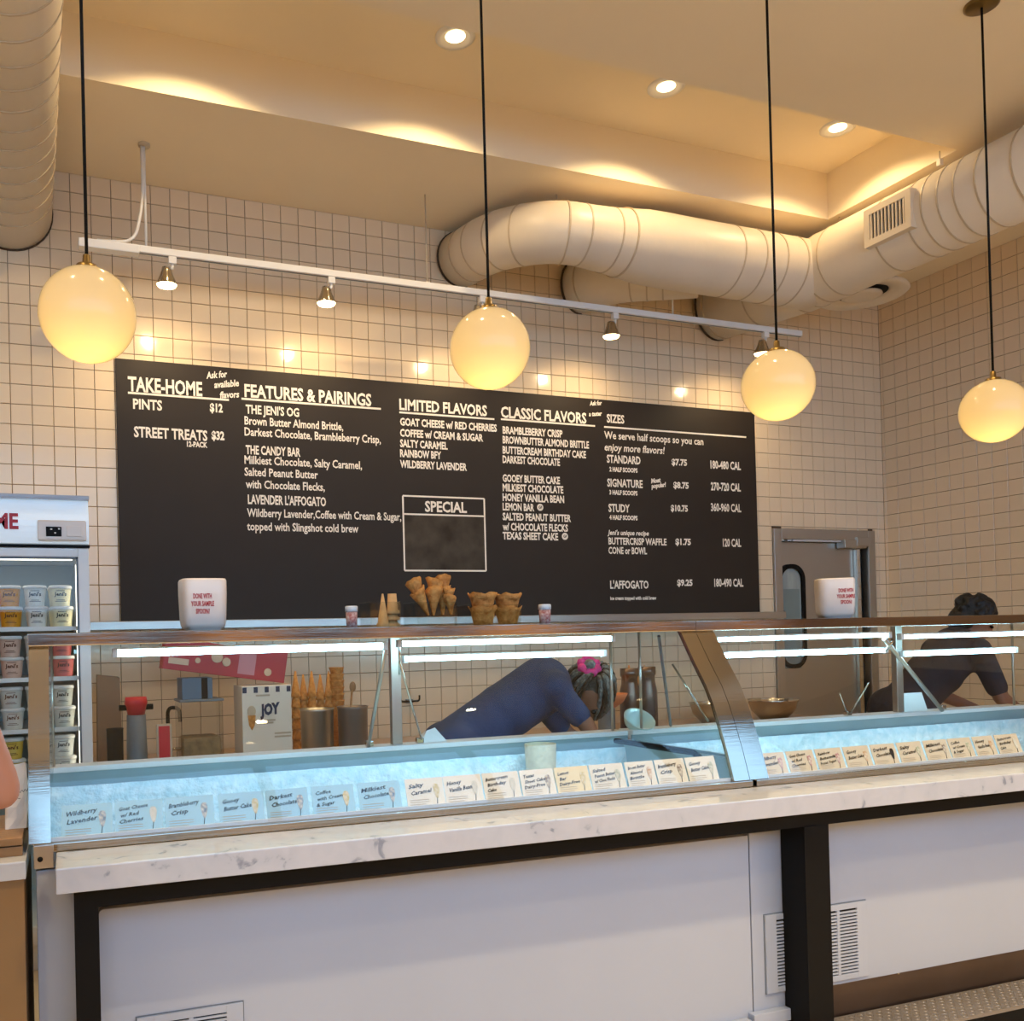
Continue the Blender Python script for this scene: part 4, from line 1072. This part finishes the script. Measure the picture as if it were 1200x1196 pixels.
# white paper bag
bA, bB = kz(5, 967, zc), kz(33, 966, zc); V_ = .32
a, b = ky(5, 960, V_), ky(33, 960, V_); tb = ky(20, 896, V_).z
bg_ = thing('paper_bag', 'small white paper bag with black script on the wooden tray at the left edge', 'bag', ((a.x + b.x) / 2, V_ + .03, zc), 'K')
mb = MB(); lv = []
rnd = random.Random(2); nl = 7; nn = 16
for i in range(nl):
    t = i / (nl - 1); z = zc + (tb - zc) * t; dd = .030 * (1 - .8 * t); wdt = (b.x - a.x) / 2 * (1 - .06 * t)
    for k in range(nn):
        an = 2 * PI * k / nn; cx_, sx_ = math.cos(an), math.sin(an)
        mb.v.append(Vector(((a.x + b.x) / 2 + wdt * math.copysign(abs(cx_) ** .4, cx_) + rnd.uniform(-.002, .002), V_ + .03 + dd * math.copysign(abs(sx_) ** .4, sx_) + rnd.uniform(-.003, .003), z + (rnd.uniform(-.003, .003) if i == nl - 1 else 0))))
for i in range(nl - 1):
    for k in range(nn): mb.f.append([i * nn + k, i * nn + (k + 1) % nn, (i + 1) * nn + (k + 1) % nn, (i + 1) * nn + k]); mb.sm.append(False)
mb.f.append(list(range(nn))[::-1]); mb.sm.append(False)
mb.build('bag_body', M_paper, bg_)
q = ky(17, 929, V_ - .01)
MB().tube([(q.x + .0024 * k, V_ - .004, q.z + .0035 * math.sin(k * 1.9) + .0004 * k) for k in range(15)], .0009, 5).build('script_line', M_ink, bg_)
MB().tube([(q.x + .0024 * k, V_ - .004, q.z - .016 + .0012 * math.sin(k * 2.3)) for k in range(7)], .0007, 5).build('script_line', M_ink, bg_)

# ------------------------------------------------------------------ BACK COUNTER
BZ = .845
bc = thing('back_counter', 'long stainless work counter along the back wall, seen through the glass', 'counter', (2.7, -.4, 0))
MB().box((.36, -.78, BZ - .04), (5.0, -.02, BZ), .004).build('worktop', mat('worktop', '#a98c72', .3, var=.15, vscale=4), bc)
MB().box((.37, -.74, .08), (4.99, -.03, BZ - .04)).build('base_cabinet', M_steel2, bc)
for i in range(6): MB().box((.40 + i * .765, -.752, .14), (1.14 + i * .765, -.742, BZ - .07), .004).build('cabinet_door', M_steel2, bc)
def onbc(u, Y): q = aty(u, 850, Y); return q.x
def wbox(u0, u1, vt, Y, dep, vb=None):
    x0, x1 = aty(u0, 840, Y).x, aty(u1, 840, Y).x; z1 = aty((u0 + u1) / 2, vt, Y).z; z0 = BZ if vb is None else aty((u0 + u1) / 2, vb, Y).z
    return x0, x1, z0, z1
# cone carton
x0, x1, z0, z1 = wbox(284, 342, 803, -.66, .2)
jb = thing('cone_carton', 'cream cone carton with a checkered navy top band and JOY lettering', 'box', ((x0 + x1) / 2, -.56, BZ))
MB().box((x0, -.66, BZ), (x1, -.46, z1), .003).build('carton', M_card, jb)
nb = 9; bw = (x1 - x0) / nb
for k in range(nb):
    if k % 2 == 0: MB().box((x0 + k * bw + .004, -.662, z1 - .034), (x0 + (k + 1) * bw - .004, -.6595, z1 - .006)).build('check', mat('navy_print', '#27304e', .6), jb)
q = aty(305, 838, -.662); lettering('JOY', (q.x, -.6625, q.z), (1, 0, .08), (0, 0, 1), .10, .052, (0, -1, 0), jb, MATS['navy_print'], bold=.06)
for u, v, L_ in ((309, 845, .06), (309, 848, .05), (322, 860, .085), (322, 864, .085), (300, 816, .07)):
    q = aty(u, v, -.662); MB().box((q.x, -.662, q.z), (q.x + L_, -.6595, q.z + .009)).build('small_print', M_seam, jb)
q = aty(295, 838, -.662); MB().extrude([(q.x - .02, -.6622, q.z), (q.x + .02, -.6622, q.z), (q.x + .014, -.6622, q.z - .05), (q.x, -.6622, q.z - .075), (q.x - .014, -.6622, q.z - .05)], (0, -.0015, 0)).build('printed_cone', M_waffle, jb)
MB().sphere((q.x, -.662, q.z + .02), (.022, .002, .028), 16, 8).build('printed_scoop', M_seam, jb)
# clear container and grey box, red carton resting on them
def simple_box(name, label, cat, u0, u1, vt, Y, dep, m, vb=None, grp=None):
    x0, x1, z0, z1 = wbox(u0, u1, vt, Y, dep, vb)
    t = thing(name, label, cat, ((x0 + x1) / 2, Y + dep / 2, z0), 'W', grp); return t, x0, x1, z0, z1
t, x0, x1, z0, z1 = simple_box('clear_tub', 'clear plastic tub of wafers left of the cone carton', 'container', 212, 262, 822, -.62, .2, M_clear)
MB().box((x0, -.62, z0), (x1, -.42, z1), .01).build('tub_body', M_clear, t)
MB().box((x0 + .01, -.61, z0 + .01), (x1 - .01, -.43, z0 + .13), .02).build('contents', mat('wafers', '#b08f62', .8, var=.5, vscale=30), t)
MB().box((x0 - .004, -.624, z1 - .0), (x1 + .004, -.416, z1 + .012), .004).build('lid', M_grey, t); ztub = z1 + .012
t2, x0, x1, z0, z1 = simple_box('blue_grey_box', 'blue grey box with a dark strap standing on the clear tub', 'box', 214, 250, 794, -.60, .16, M_grey)
MB().box((x0, -.60, ztub), (x1, -.44, z1), .003).build('box_body', mat('blue_grey', '#5d7489', .6, var=.1), t2); xm = (x0 + x1) / 2 + .02
MB().box((xm, -.602, ztub + .001), (xm + .03, -.5985, z1 - .001)).build('strap', M_black, t2); t2.location.z = ztub; 
for ch in t2.children: ch.location.z = 0
for ch in t2.children:
    for v in ch.data.vertices: v.co.z -= (ztub - BZ)
zb1 = z1
# red carton: long, tilted
qa, qb = aty(190, 786, -.58), aty(333, 803, -.58)
L = (qb - qa).length; ang = math.atan2(qb.z - qa.z, qb.x - qa.x)
zs = max(zb1, qa.z); rcx = (qa.x + qb.x) / 2
rc = thing('red_carton', 'long dark red printed carton lying tilted across the boxes behind the left glass', 'box', (rcx, -.52, (qa.z + qb.z) / 2))
Mr = Matrix.Translation(qa + Vector((0, 0, .012))) @ Matrix.Rotation(-ang, 4, 'Y')
MB().box((0, 0, .0), (L, .12, .155), .003, Mr).build('carton', M_redbox, rc)
MB().box((L * .60, -.002, .02), (L * .74, 0, .135), 0, Mr).build('printed_panel', mat('pink_print', '#c98a92', .6, var=.2), rc)
for k, (sx_, sz_, r__) in enumerate(((.42, .09, .03), (.50, .07, .022), (.85, .045, .02), (.27, .06, .014), (.34, .11, .012))):
    c0 = Mr @ Vector((L * sx_, -.002, sz_)); MB().sphere(c0, (r__, .002, r__), 14, 8).build('printed_motif', mat('pale_print', '#dcc0a0', .6, var=.2), rc)
MB().box((L * .04, -.002, .03), (L * .2, 0, .06), 0, Mr).build('printed_panel', MATS['pale_print'], rc)
# stacks of cones
def cone_stack(u, vt, vb, Y, r, label, up=True, m=M_waffle, n=3):
    x = aty(u, vb, Y).x; z0 = BZ; zb = aty(u, vb, Y).z; z1 = aty(u, vt, Y).z; t = thing('cone_stack', label, 'ice cream cones', (x, Y, z0), 'W', 'nested waffle cones on the back counter')
    hh = (z1 - z0); step = (hh - .14) / max(1, n - 1)
    for k in range(n):
        z = z0 + k * step; MB().lathe((x, Y, z), [(r, 0), (r * 1.05, .006), (r * .9, .02), (.004, .14), (0, .14)], 18).build('waffle_cone', m, t)
for i, u in enumerate((347, 356, 366, 376, 386)): cone_stack(u, 786 + (4 if i % 2 else 0), 830, -.32 + .03 * (i % 2), .026, 'tall nested stack of waffle cones pointing up, number %s from the cone carton' % ('one two three four five'.split()[i]), n=6)
for i, u in enumerate((738, 747, 756, 765)): cone_stack(u, 779 + (4 if i % 2 else 0), 815, -.30 + .03 * (i % 2), .026, ['leftmost', 'second', 'third', 'rightmost'][i] + ' nested cone stack behind the steel canisters', n=6)
x0, x1, z0, z1 = wbox(391, 404, 785, -.36, .05)
cs = thing('waffle_bowl_stack', 'tall stack of waffle bowls right of the pointed cone stacks', 'waffle bowls', ((x0 + x1) / 2, -.33, BZ)); k = BZ
while k < z1: MB().lathe(((x0 + x1) / 2, -.33, k), [(.03, 0), (.04, .04), (.043, .045), (.037, .042), (.026, .006)], 18).build('waffle_bowl', M_waffle, cs); k += .036
# steel bain pot
def pot(u0, u1, vt, Y, label, m, name='steel_bin', cat='container', neck=False):
    x0, x1, z0, z1 = wbox(u0, u1, vt, Y, 0); r = (x1 - x0) / 2; cx = (x0 + x1) / 2; h = z1 - BZ
    t = thing(name, label, cat, (cx, Y + r, BZ))
    pr_ = [(0, 0), (r * .92, 0), (r * .96, .01), (r, h * .95), (r * 1.06, h), (r * .95, h), (r * .9, .02), (0, .02)] if not neck else [(0, 0), (r * .95, 0), (r, .01), (r, h * .62), (r * .8, h * .76), (r * .78, h * .86), (r * .9, h * .88), (r * .9, h), (0, h)]
    MB().lathe((cx, Y + r, BZ), pr_, 32).build('bin_body', m, t); return t, cx, r, h
pot(358, 396, 831, -.70, 'dull steel bin below the stacked cones behind the left case', M_steel2)
t, cx, r, h = pot(736, 756, 783, -.62, 'tall brown steel canister with ribbed neck, left of the pair', mat('canister', '#6e5a52', .25, metal=.8, var=.2), 'steel_canister', 'canister', True)
t, cx, r, h = pot(757, 776, 781, -.60, 'tall brown steel canister with ribbed neck, right of the pair', MATS['canister'], 'steel_canister', 'canister', True)
t, cx, r, h = pot(402, 436, 828, -.68, 'grey utensil pot holding a wooden spoon near the case middle post', mat('utensil_pot', '#8c8078', .4, metal=.5, var=.2), 'utensil_pot', 'container')
sp = thing('wooden_spoon', 'wooden spoon leaning in the grey utensil pot', 'spoon', (cx - .02, -.68 + r, BZ + .02))
MB().tube([(cx - .03, -.68 + r, BZ + .02), (cx + .0, -.68 + r, BZ + h + .09)], .006, 8).sphere((cx + .004, -.68 + r, BZ + h + .1), (.018, .006, .028), 12, 8).build('spoon_body', M_wood, sp)
# red juicer, sign, faucet, dark knob pot
x0, x1, z0, z1 = wbox(151, 171, 817, -.60, .1)
m_ = thing('red_dispenser', 'red plastic dispenser with black side knobs behind the left end of the case', 'dispenser', ((x0 + x1) / 2, -.55, BZ))
zm = aty(160, 838, -.6).z
MB().lathe(((x0 + x1) / 2, -.55, BZ), [(0, 0), (.06, 0), (.05, .03), (.045, zm - BZ), (0, zm - BZ)], 24).build('pedestal', M_grey, m_)
MB().lathe(((x0 + x1) / 2, -.55, zm), [(0, 0), (.04, 0), (.052, .05), (.055, z1 - zm - .03), (.05, z1 - zm), (0, z1 - zm)], 24).build('red_hopper', mat('red_plastic', '#d12a34', .3, var=.05), m_)
MB().tube([((x0 + x1) / 2 - .08, -.55, z1 - .05), ((x0 + x1) / 2 + .08, -.55, z1 - .05)], .014, 12).build('knob_rod', M_black, m_)
x0, x1, z0, z1 = wbox(183, 201, 848, -.72, .02)
m_ = thing('red_sign_stand', 'small framed red sign standing on the back counter', 'sign', ((x0 + x1) / 2, -.71, BZ))
MB().box((x0, -.72, BZ), (x1, -.705, z1), .003).build('frame', M_seam, m_); MB().box((x0 + .01, -.7225, BZ + .02), (x1 - .01, -.719, z1 - .01)).build('red_panel', MATS['red_plastic'], m_)
x = aty(200, 850, -.35).x; z1 = aty(202, 830, -.35).z
m_ = thing('sink_faucet', 'black gooseneck faucet at the back wall, left of the clear tub', 'faucet', (x, -.3, BZ))
MB().tube(bend([(x, -.25, BZ), (x, -.25, z1), (x + .05, -.32, z1), (x + .05, -.34, z1 - .07)], 6), .010, 12).build('spout', M_black, m_); MB().tube([(x - .05, -.25, BZ + .04), (x + .05, -.25, BZ + .04)], .008, 8).build('handle', M_chrome, m_); MB().lathe((x, -.25, BZ), [(.025, 0), (.02, .05), (0, .05)], 16).build('base_ring', M_chrome, m_)
# dark pot and kraft bag at left
pot(125, 145, 854, -.72, 'short black crock at the left end of the back counter', M_black, 'black_crock')
x0, x1, z0, z1 = wbox(114, 143, 790, -.30, .1)
kb = thing('kraft_bag', 'tall brown kraft paper bag standing against the back wall beside the freezer', 'bag', ((x0 + x1) / 2, -.25, BZ))
MB().add([(x0, -.30, BZ), (x1, -.30, BZ), (x1, -.18, BZ), (x0, -.18, BZ), (x0 + .005, -.27, z1), (x1 - .005, -.27, z1 - .02), (x1 - .008, -.22, z1 - .015), (x0 + .004, -.22, z1)], [(0, 1, 5, 4), (1, 2, 6, 5), (2, 3, 7, 6), (3, 0, 4, 7), (3, 2, 1, 0)]).build('bag_body', mat('kraft', '#8d735c', .8, var=.15, vscale=10, bump=.3, bscale=15), kb)
# hook rail
a, b = aty(469, 822, -.02), aty(491, 822, -.02)
hk = thing('wall_hooks', 'double dark hook on the tiles between the two case windows', 'hooks', ((a.x + b.x) / 2, -.01, a.z))
MB().tube(bend([(a.x, -.03, a.z + .035), (a.x, -.03, a.z), (b.x, -.03, a.z), (b.x, -.03, a.z + .035)], 3), .006, 8).build('hook', M_black, hk); MB().box(((a.x + b.x) / 2 - .02, -.03, a.z - .01), ((a.x + b.x) / 2 + .02, -.003, a.z + .012)).build('plate', M_grey, hk)
# scattered small things on the counter by the middle post
for i, (u, Y, rr) in enumerate(((452, -.6, .05), (478, -.62, .045))):
    x = aty(u, 858, Y).x; t = thing('small_dish', ['white shallow dish left of the case middle post', 'white shallow dish below the wall hooks'][i], 'dish', (x, Y, BZ)); MB().lathe((x, Y, BZ), [(0, 0), (rr * .6, 0), (rr, .022), (rr * .94, .022), (rr * .5, .006), (0, .006)], 24).build('dish_body', M_paper, t)
# orange bowl
x = aty(722, 820, -.80 + .1).x; zo = aty(728, 826, -.7).z; z1 = aty(728, 813, -.7).z
ob = thing('orange_bowl', 'orange mixing bowl on a dark stand right of the braided head', 'bowl', (x, -.6, BZ)); 
MB().lathe((x, -.6, zo - .02), [(0, 0), (.05, 0), (.10, .035), (.125, z1 - zo + .02), (.118, z1 - zo + .02), (.09, .04), (0, .012)], 32).build('bowl_body', mat('orange_plastic', '#e0824a', .4, var=.05), ob)
MB().lathe((x, -.6, BZ), [(0, 0), (.07, 0), (.05, .03), (.05, zo - .02 - BZ), (0, zo - .02 - BZ)], 24).build('stand', M_grey, ob)
# things on the rear sill of the cases
def on_sill(u, V=.975): q = kz(u, 850, 1.03); return ky(u, 850, V).x
x = on_sill(748); gb = thing('glass_bowl', 'small clear glass bowl tipped on the case sill near the steel divider', 'bowl', (x, .975, 1.0305), 'K')
qm = Matrix.Rotation(R(38), 3, 'X')
MB().lathe((x, .975, 1.056), [(0, -.036), (.03, -.035), (.055, -.015), (.068, .02), (.064, .02), (.05, -.012), (0, -.028)], 28, 'Z', True, qm).build('bowl_body', mat('milky_glass', '#c9dbcf', .12, spec=.7), gb)
x = on_sill(505); wd = thing('folded_cloth', 'white folded cloth on the case sill beside the worker in navy', 'cloth', (x, .975, 1.0305), 'K')
MB().add([(x - .05, .95, 1.031), (x + .055, .95, 1.031), (x + .055, 1.01, 1.031), (x - .05, 1.01, 1.031), (x - .022, .965, 1.075), (x + .012, .965, 1.085), (x + .02, .995, 1.08), (x - .02, .995, 1.07), (x + .045, .955, 1.045)], [(0, 1, 8, 5, 4), (1, 2, 6, 5, 8), (2, 3, 7, 6), (3, 0, 4, 7), (4, 5, 6, 7), (3, 2, 1, 0)]).build('cloth_body', M_paper, wd)
# beige tub standing in the well
qa, qb = ky(617, 890, .80), ky(650, 890, .80); r = (qb.x - qa.x) / 2; cx = (qa.x + qb.x) / 2; z1 = ky(633, 871, .8).z
bt = thing('waffle_tub', 'speckled beige paper tub standing in the cold well behind the Texas Sheet Cake card', 'tub', (cx, .80, .7005), 'K')
MB().lathe((cx, .80, .70), [(0, 0), (r * .8, 0), (r, z1 - .70), (r * .95, z1 - .70), (r * .75, .01), (0, .01)], 28).build('tub_body', mat('speckled_tub', '#d8c3a2', .7, var=.25, vscale=60), bt)
# case 2: papers and round lid behind the glass
x0, x1 = ky(1052, 835, .97).x, ky(1084, 835, .97).x; z1 = ky(1068, 812, .97).z
pp = thing('paper_stack', 'white papers leaning on the sill behind the right case', 'papers', ((x0 + x1) / 2, .97, 1.0305), 'K')
MB().add([(x0, .955, 1.0305), (x1, .955, 1.0305), (x1, .985, z1), (x0, .985, z1), (x0, .960, 1.0305), (x1, .960, 1.0305), (x1, .99, z1), (x0, .99, z1)], [(0, 1, 2, 3), (7, 6, 5, 4), (0, 4, 5, 1), (1, 5, 6, 2), (2, 6, 7, 3), (3, 7, 4, 0)]).build('sheets', M_paper, pp)
for i, (u, Y, rr) in enumerate(((4.15, -.50, .15), (4.62, -.52, .16))):
    x = u
    t = thing('steel_mixing_bowl', ['left one of two wide steel mixing bowls behind the right case', 'right one of two wide steel mixing bowls, nearer the kitchen door'][i], 'bowl', (x, Y + .1, BZ)); MB().lathe((x, Y + .1, BZ), [(0, 0), (rr * .5, 0), (rr * .85, .06), (rr, .13), (rr * 1.04, .132), (rr * .95, .12), (rr * .5, .01), (0, .006)], 36).build('bowl_body', M_chrome, t)

# ------------------------------------------------------------------ PEOPLE
def blob(caps, voxel=.011, smooth=6):
    """one continuous surface grown from tapered capsules and ellipsoids"""
    mb = MB()
    for c_ in caps:
        if c_[0] == 'c':
            _, a, b, r0, r1 = c_; a, b = Vector(a), Vector(b); n = 6
            mb.tube([a.lerp(b, i / n) for i in range(n + 1)], [r0 + (r1 - r0) * i / n for i in range(n + 1)], 16)
            mb.sphere(a, r0, 16, 10); mb.sphere(b, r1, 16, 10)
        else:
            _, c0, rr, M_ = c_; mb.sphere(c0, rr, 20, 14, M_)
    return mb
def finish(o, voxel=.011, smooth=6):
    m = o.modifiers.new('remesh', 'REMESH'); m.mode = 'VOXEL'; m.voxel_size = voxel; m.use_smooth_shade = True
    s_ = o.modifiers.new('smooth', 'SMOOTH'); s_.factor = .5; s_.iterations = smooth
def D(u, v, Y): return aty(u, v, Y)
def head_caps(c_, fwd, up, s=1.0):
    fwd = Vector(fwd).normalized(); up = Vector(up); up = (up - fwd * up.dot(fwd)).normalized(); sd = up.cross(fwd)
    M_ = Matrix((sd, fwd, up)).transposed(); q = lambda x, y, z: Vector(c_) + (sd * x + fwd * y + up * z) * s
    I = [('e', q(0, -.01, .015), (.073 * s, .094 * s, .095 * s), M_), ('e', q(0, .035, -.045), (.055 * s, .058 * s, .065 * s), M_), ('e', q(0, .055, -.088), (.028 * s, .026 * s, .022 * s), M_),
         ('c', q(0, .088, .01), q(0, .108, -.028), .008 * s, .013 * s), ('e', q(.028, .088, -.055), (.02 * s, .01 * s, .006 * s), M_), ('e', q(-.0, .094, -.058), (.024 * s, .01 * s, .006 * s), M_), ('e', q(0, .092, -.070), (.020 * s, .01 * s, .006 * s), M_),
         ('e', q(.076, -.005, -.01), (.010 * s, .02 * s, .032 * s), M_), ('e', q(-.076, -.005, -.01), (.010 * s, .02 * s, .032 * s), M_), ('e', q(.032, .078, .022), (.022 * s, .012 * s, .008 * s), M_), ('e', q(-.032, .078, .022), (.022 * s, .012 * s, .008 * s), M_)]
    return I, q, M_
def hand_caps(w, d, side, s=1.0):
    """palm and five curled fingers from wrist w, pointing along d"""
    w, d, side = Vector(w), Vector(d).normalized(), Vector(side).normalized(); n = d.cross(side).normalized()
    out = [('c', w, w + d * .045 * s, .022 * s, .03 * s), ('e', w + d * .05 * s, (.038 * s, .042 * s, .018 * s), Matrix((side, d, n)).transposed())]
    for k, (o_, L) in enumerate(((-.027, .062), (-.009, .072), (.010, .068), (.027, .054))):
        a = w + d * .082 * s + side * o_ * s; b = a + (d * L * .5 + n * -.010) * s; c_ = b + (d * L * .35 - n * .028) * s
        out += [('c', a, b, .0095 * s, .009 * s), ('c', b, c_, .009 * s, .0075 * s)]
    a = w + d * .02 * s - side * .03 * s; b = a + (d * .035 - side * .025) * s; c_ = b + (d * .03 - side * .004 - n * .012) * s
    out += [('c', a, b, .012 * s, .011 * s), ('c', b, c_, .011 * s, .009 * s)]
    return out
def person(name_lb, hip, sh, headc, fwd, up, arms, skinm, shirtm, hairf, pants, slv=.75, hs=1.0):
    """hip, sh: spine ends; arms: list of (shoulder, elbow, wrist)"""
    root = None
    hc, q, M_ = head_caps(headc, fwd, up, hs)
    hip, sh, headc = Vector(hip), Vector(sh), Vector(headc)
    lat = (sh - hip).cross(Vector((0, 0, 1))); lat = lat.normalized() if lat.length > .1 else Vector((1, 0, 0))
    caps = list(hc); neck = q(0, -.03, -.07)
    caps += [('c', sh + (neck - sh) * .1, neck, .056, .05), ('c', hip, sh, .11, .12)]
    for s_ in (-1, 1): caps += [('c', sh + lat * .0, sh + lat * s_ * .14, .08, .062), ('c', hip, hip + lat * s_ * .07, .11, .11)]
    for s_ in (-1, 1):
        k = Vector((hip.x + lat.x * s_ * .09 + .03, hip.y + lat.y * s_ * .09, .50)); f = Vector((hip.x + lat.x * s_ * .10, hip.y + lat.y * s_ * .10, .09))
        caps += [('c', hip + lat * s_ * .08, k, .085, .055), ('c', k, f, .055, .038), ('c', f, f + Vector((.13, 0, -.045)), .040, .032)]
    for a, e, w_, sd in arms: caps += [('c', a, e, .048, .040), ('c', e, w_, .040, .026)] + hand_caps(w_, Vector(w_) - Vector(e), sd)
    body = blob(caps).build('person', skinm, None, base=(hip.x, hip.y, 0)); finish(body)
    tag(body, name_lb, 'person')
    cl = [('c', hip, sh, .128, .138), ('c', sh, sh + (neck - sh) * .35, .085, .062)]
    mid = hip.lerp(sh, .6); cl.append(('e', mid, (.15, .15, .13), None))
    for s_ in (-1, 1): cl += [('c', sh, sh + lat * s_ * .14, .092, .075), ('c', hip, hip + lat * s_ * .075, .122, .12)]
    for a, e, w_, sd in arms: cl.append(('c', a, Vector(a).lerp(Vector(e), slv), .062, .056))
    c_ = blob(cl).build('shirt', shirtm, body); finish(c_, .013, 8)
    pl = []
    for s_ in (-1, 1):
        k = Vector((hip.x + lat.x * s_ * .09 + .03, hip.y + lat.y * s_ * .09, .50)); f = Vector((hip.x + lat.x * s_ * .10, hip.y + lat.y * s_ * .10, .12))
        pl += [('c', hip + lat * s_ * .08, k, .112, .072), ('c', k, f, .072, .060)]
    c_ = blob(pl).build('trousers', pants, body); finish(c_, .014, 8)
    for s_ in (-1, 1): MB().sphere(q(s_ * .031, .084, .006), (.012, .012, .008), 12, 8, M_).build('eye', M_black, body)
    hairf(q, M_, body)
    return body
HB = Vector((.0, .0, .0))
# worker in navy, bending over the case to the right
hd = D(689, 815, -1.42); shp = D(636, 803, -1.42); hp = D(528, 868, -1.38); hp.z = .93
def braids(q, M_, body):
    caps = [('e', q(0, -.022, .030), (.088, .104, .100), M_), ('e', q(0, -.06, -.03), (.082, .07, .09), M_)]
    c_ = blob(caps).build('hair_cap', mat('dark_hair_cap', '#1d2427', .5, var=.4, vscale=60, bump=.5, bscale=120), body); finish(c_, .012, 3)
    rnd = random.Random(4)
    for k in range(26):
        an = R(-155 + 310 * k / 25); cs, sn = math.cos(an), math.sin(an); J = rnd.uniform(-.01, .01)
        P = [q(.03 * sn, -.03 - .03 * cs, .142), q(.075 * sn, -.03 - .075 * cs, .118), q(.106 * sn, -.03 - .108 * cs, .05 + J), q(.110 * sn, -.03 - .115 * cs, -.02 + J), q(.095 * sn, -.03 - .10 * cs, -.09 + J)]
        pp_ = bend(P, 3)
        MB().tube(pp_, [.0095 + .002 * math.sin(i_ * 2.2) for i_ in range(len(pp_))], 8).build('braid', M_hair2 if k % 3 else M_hair, body)
    cc = Vector((-.03, -.045, .135)); mb = MB(); pc = [q(cc.x + .034 * math.cos(a), cc.y + .034 * math.sin(a), cc.z + .006 * math.sin(6 * a)) for a in [2 * PI * i / 24 for i in range(24)]]
    mb.tube(pc, [.019 + .005 * math.sin(i * 2.1) for i in range(24)], 10, closed=True); mb.build('scrunchie', M_pink, body)
    MB().sphere(q(cc.x, cc.y, cc.z + .012), (.028, .028, .024), 18, 10, M_).build('hair_bun', M_hair2, body)
fw = Vector((-.45, -.50, -.70)); upv = Vector((-.02, -.50, .85))
lw_ = (shp - hp); 
e1 = shp + Vector((.10, -.20, -.17)); w1 = D(702, 872, -1.70)
e2 = shp + Vector((.20, .10, -.26)); w2 = e2 + Vector((.20, -.16, -.06))
person('worker in a navy shirt with grey braids and pink scrunchie, bending over', hp, shp, hd, fw, upv,
       [(shp + Vector((0, -.13, -.02)), e1, w1, Vector((1, 0, 0))), (shp + Vector((0, .13, -.02)), e2, w2, Vector((0, 1, 0)))], M_skin2, M_navy, braids, M_dark, .75, 1.12)
# worker at the right, only the dark hair shows over the rim
hd2 = D(1143, 726, -1.55)
sh2 = hd2 + Vector((-.14, .02, -.17)); hp2 = Vector((hd2.x - .52, hd2.y + .06, .98))
def shorthair(q, M_, body):
    cp = [('e', q(0, -.03, .03), (.088, .100, .094), M_), ('e', q(0, -.05, -.03), (.082, .078, .088), M_)]; rnd = random.Random(8)
    for k in range(90):
        t_, p_ = rnd.uniform(0, 2 * PI), rnd.uniform(-.25, 1.0); cz = p_; cr = (1 - cz * cz) ** .5
        v = (.092 * cr * math.cos(t_), -.03 + .104 * cr * math.sin(t_), .03 + .098 * cz)
        if v[1] > .045 and v[2] < .07: continue
        cp.append(('e', q(*v), (.017, .017, .017), None))
    c_ = blob(cp).build('hair', M_hair, body); finish(c_, .009, 1)
person('worker with short dark hair, head showing over the rim of the right case', hp2, sh2, hd2, Vector((.55, -.6, -.6)), Vector((.3, -.2, .9)),
       [(sh2 + Vector((.02, -.14, -.03)), sh2 + Vector((.08, -.20, -.26)), sh2 + Vector((.22, -.24, -.36)), Vector((1, 0, 0))), (sh2 + Vector((.02, .14, -.03)), sh2 + Vector((.10, .18, -.26)), sh2 + Vector((.26, .08, -.34)), Vector((0, 1, 0)))], M_skin2, M_dark, shorthair, M_dark)
# customer at the left edge: only an elbow reaches into the frame
el = atz(2, 935, 0); ed = CAM + ray(-1, 925) * 1.72
shc = ed + Vector((-.10, -.04, .30)); hdc = shc + Vector((-.17, -.02, .22)); hpc = Vector((shc.x - .20, shc.y, .95))
wc = ed + Vector((-.22, .12, .06))
def custhair(q, M_, body):
    c_ = blob([('e', q(0, -.03, .03), (.088, .10, .096), M_)]).build('hair', M_hair, body); finish(c_, .012, 2)
person('customer at the left edge, one bare elbow in view beside the paper bag', hpc, shc + Vector((-.19, 0, -.02)), hdc, Vector((0, 1, 0)), Vector((0, 0, 1)),
       [(shc, ed, wc, Vector((0, 0, 1))), (shc + Vector((-.36, 0, 0)), shc + Vector((-.44, .02, -.28)), shc + Vector((-.30, .2, -.28)), Vector((0, 0, 1)))], M_skin, M_dark, custhair, M_navy, .35)
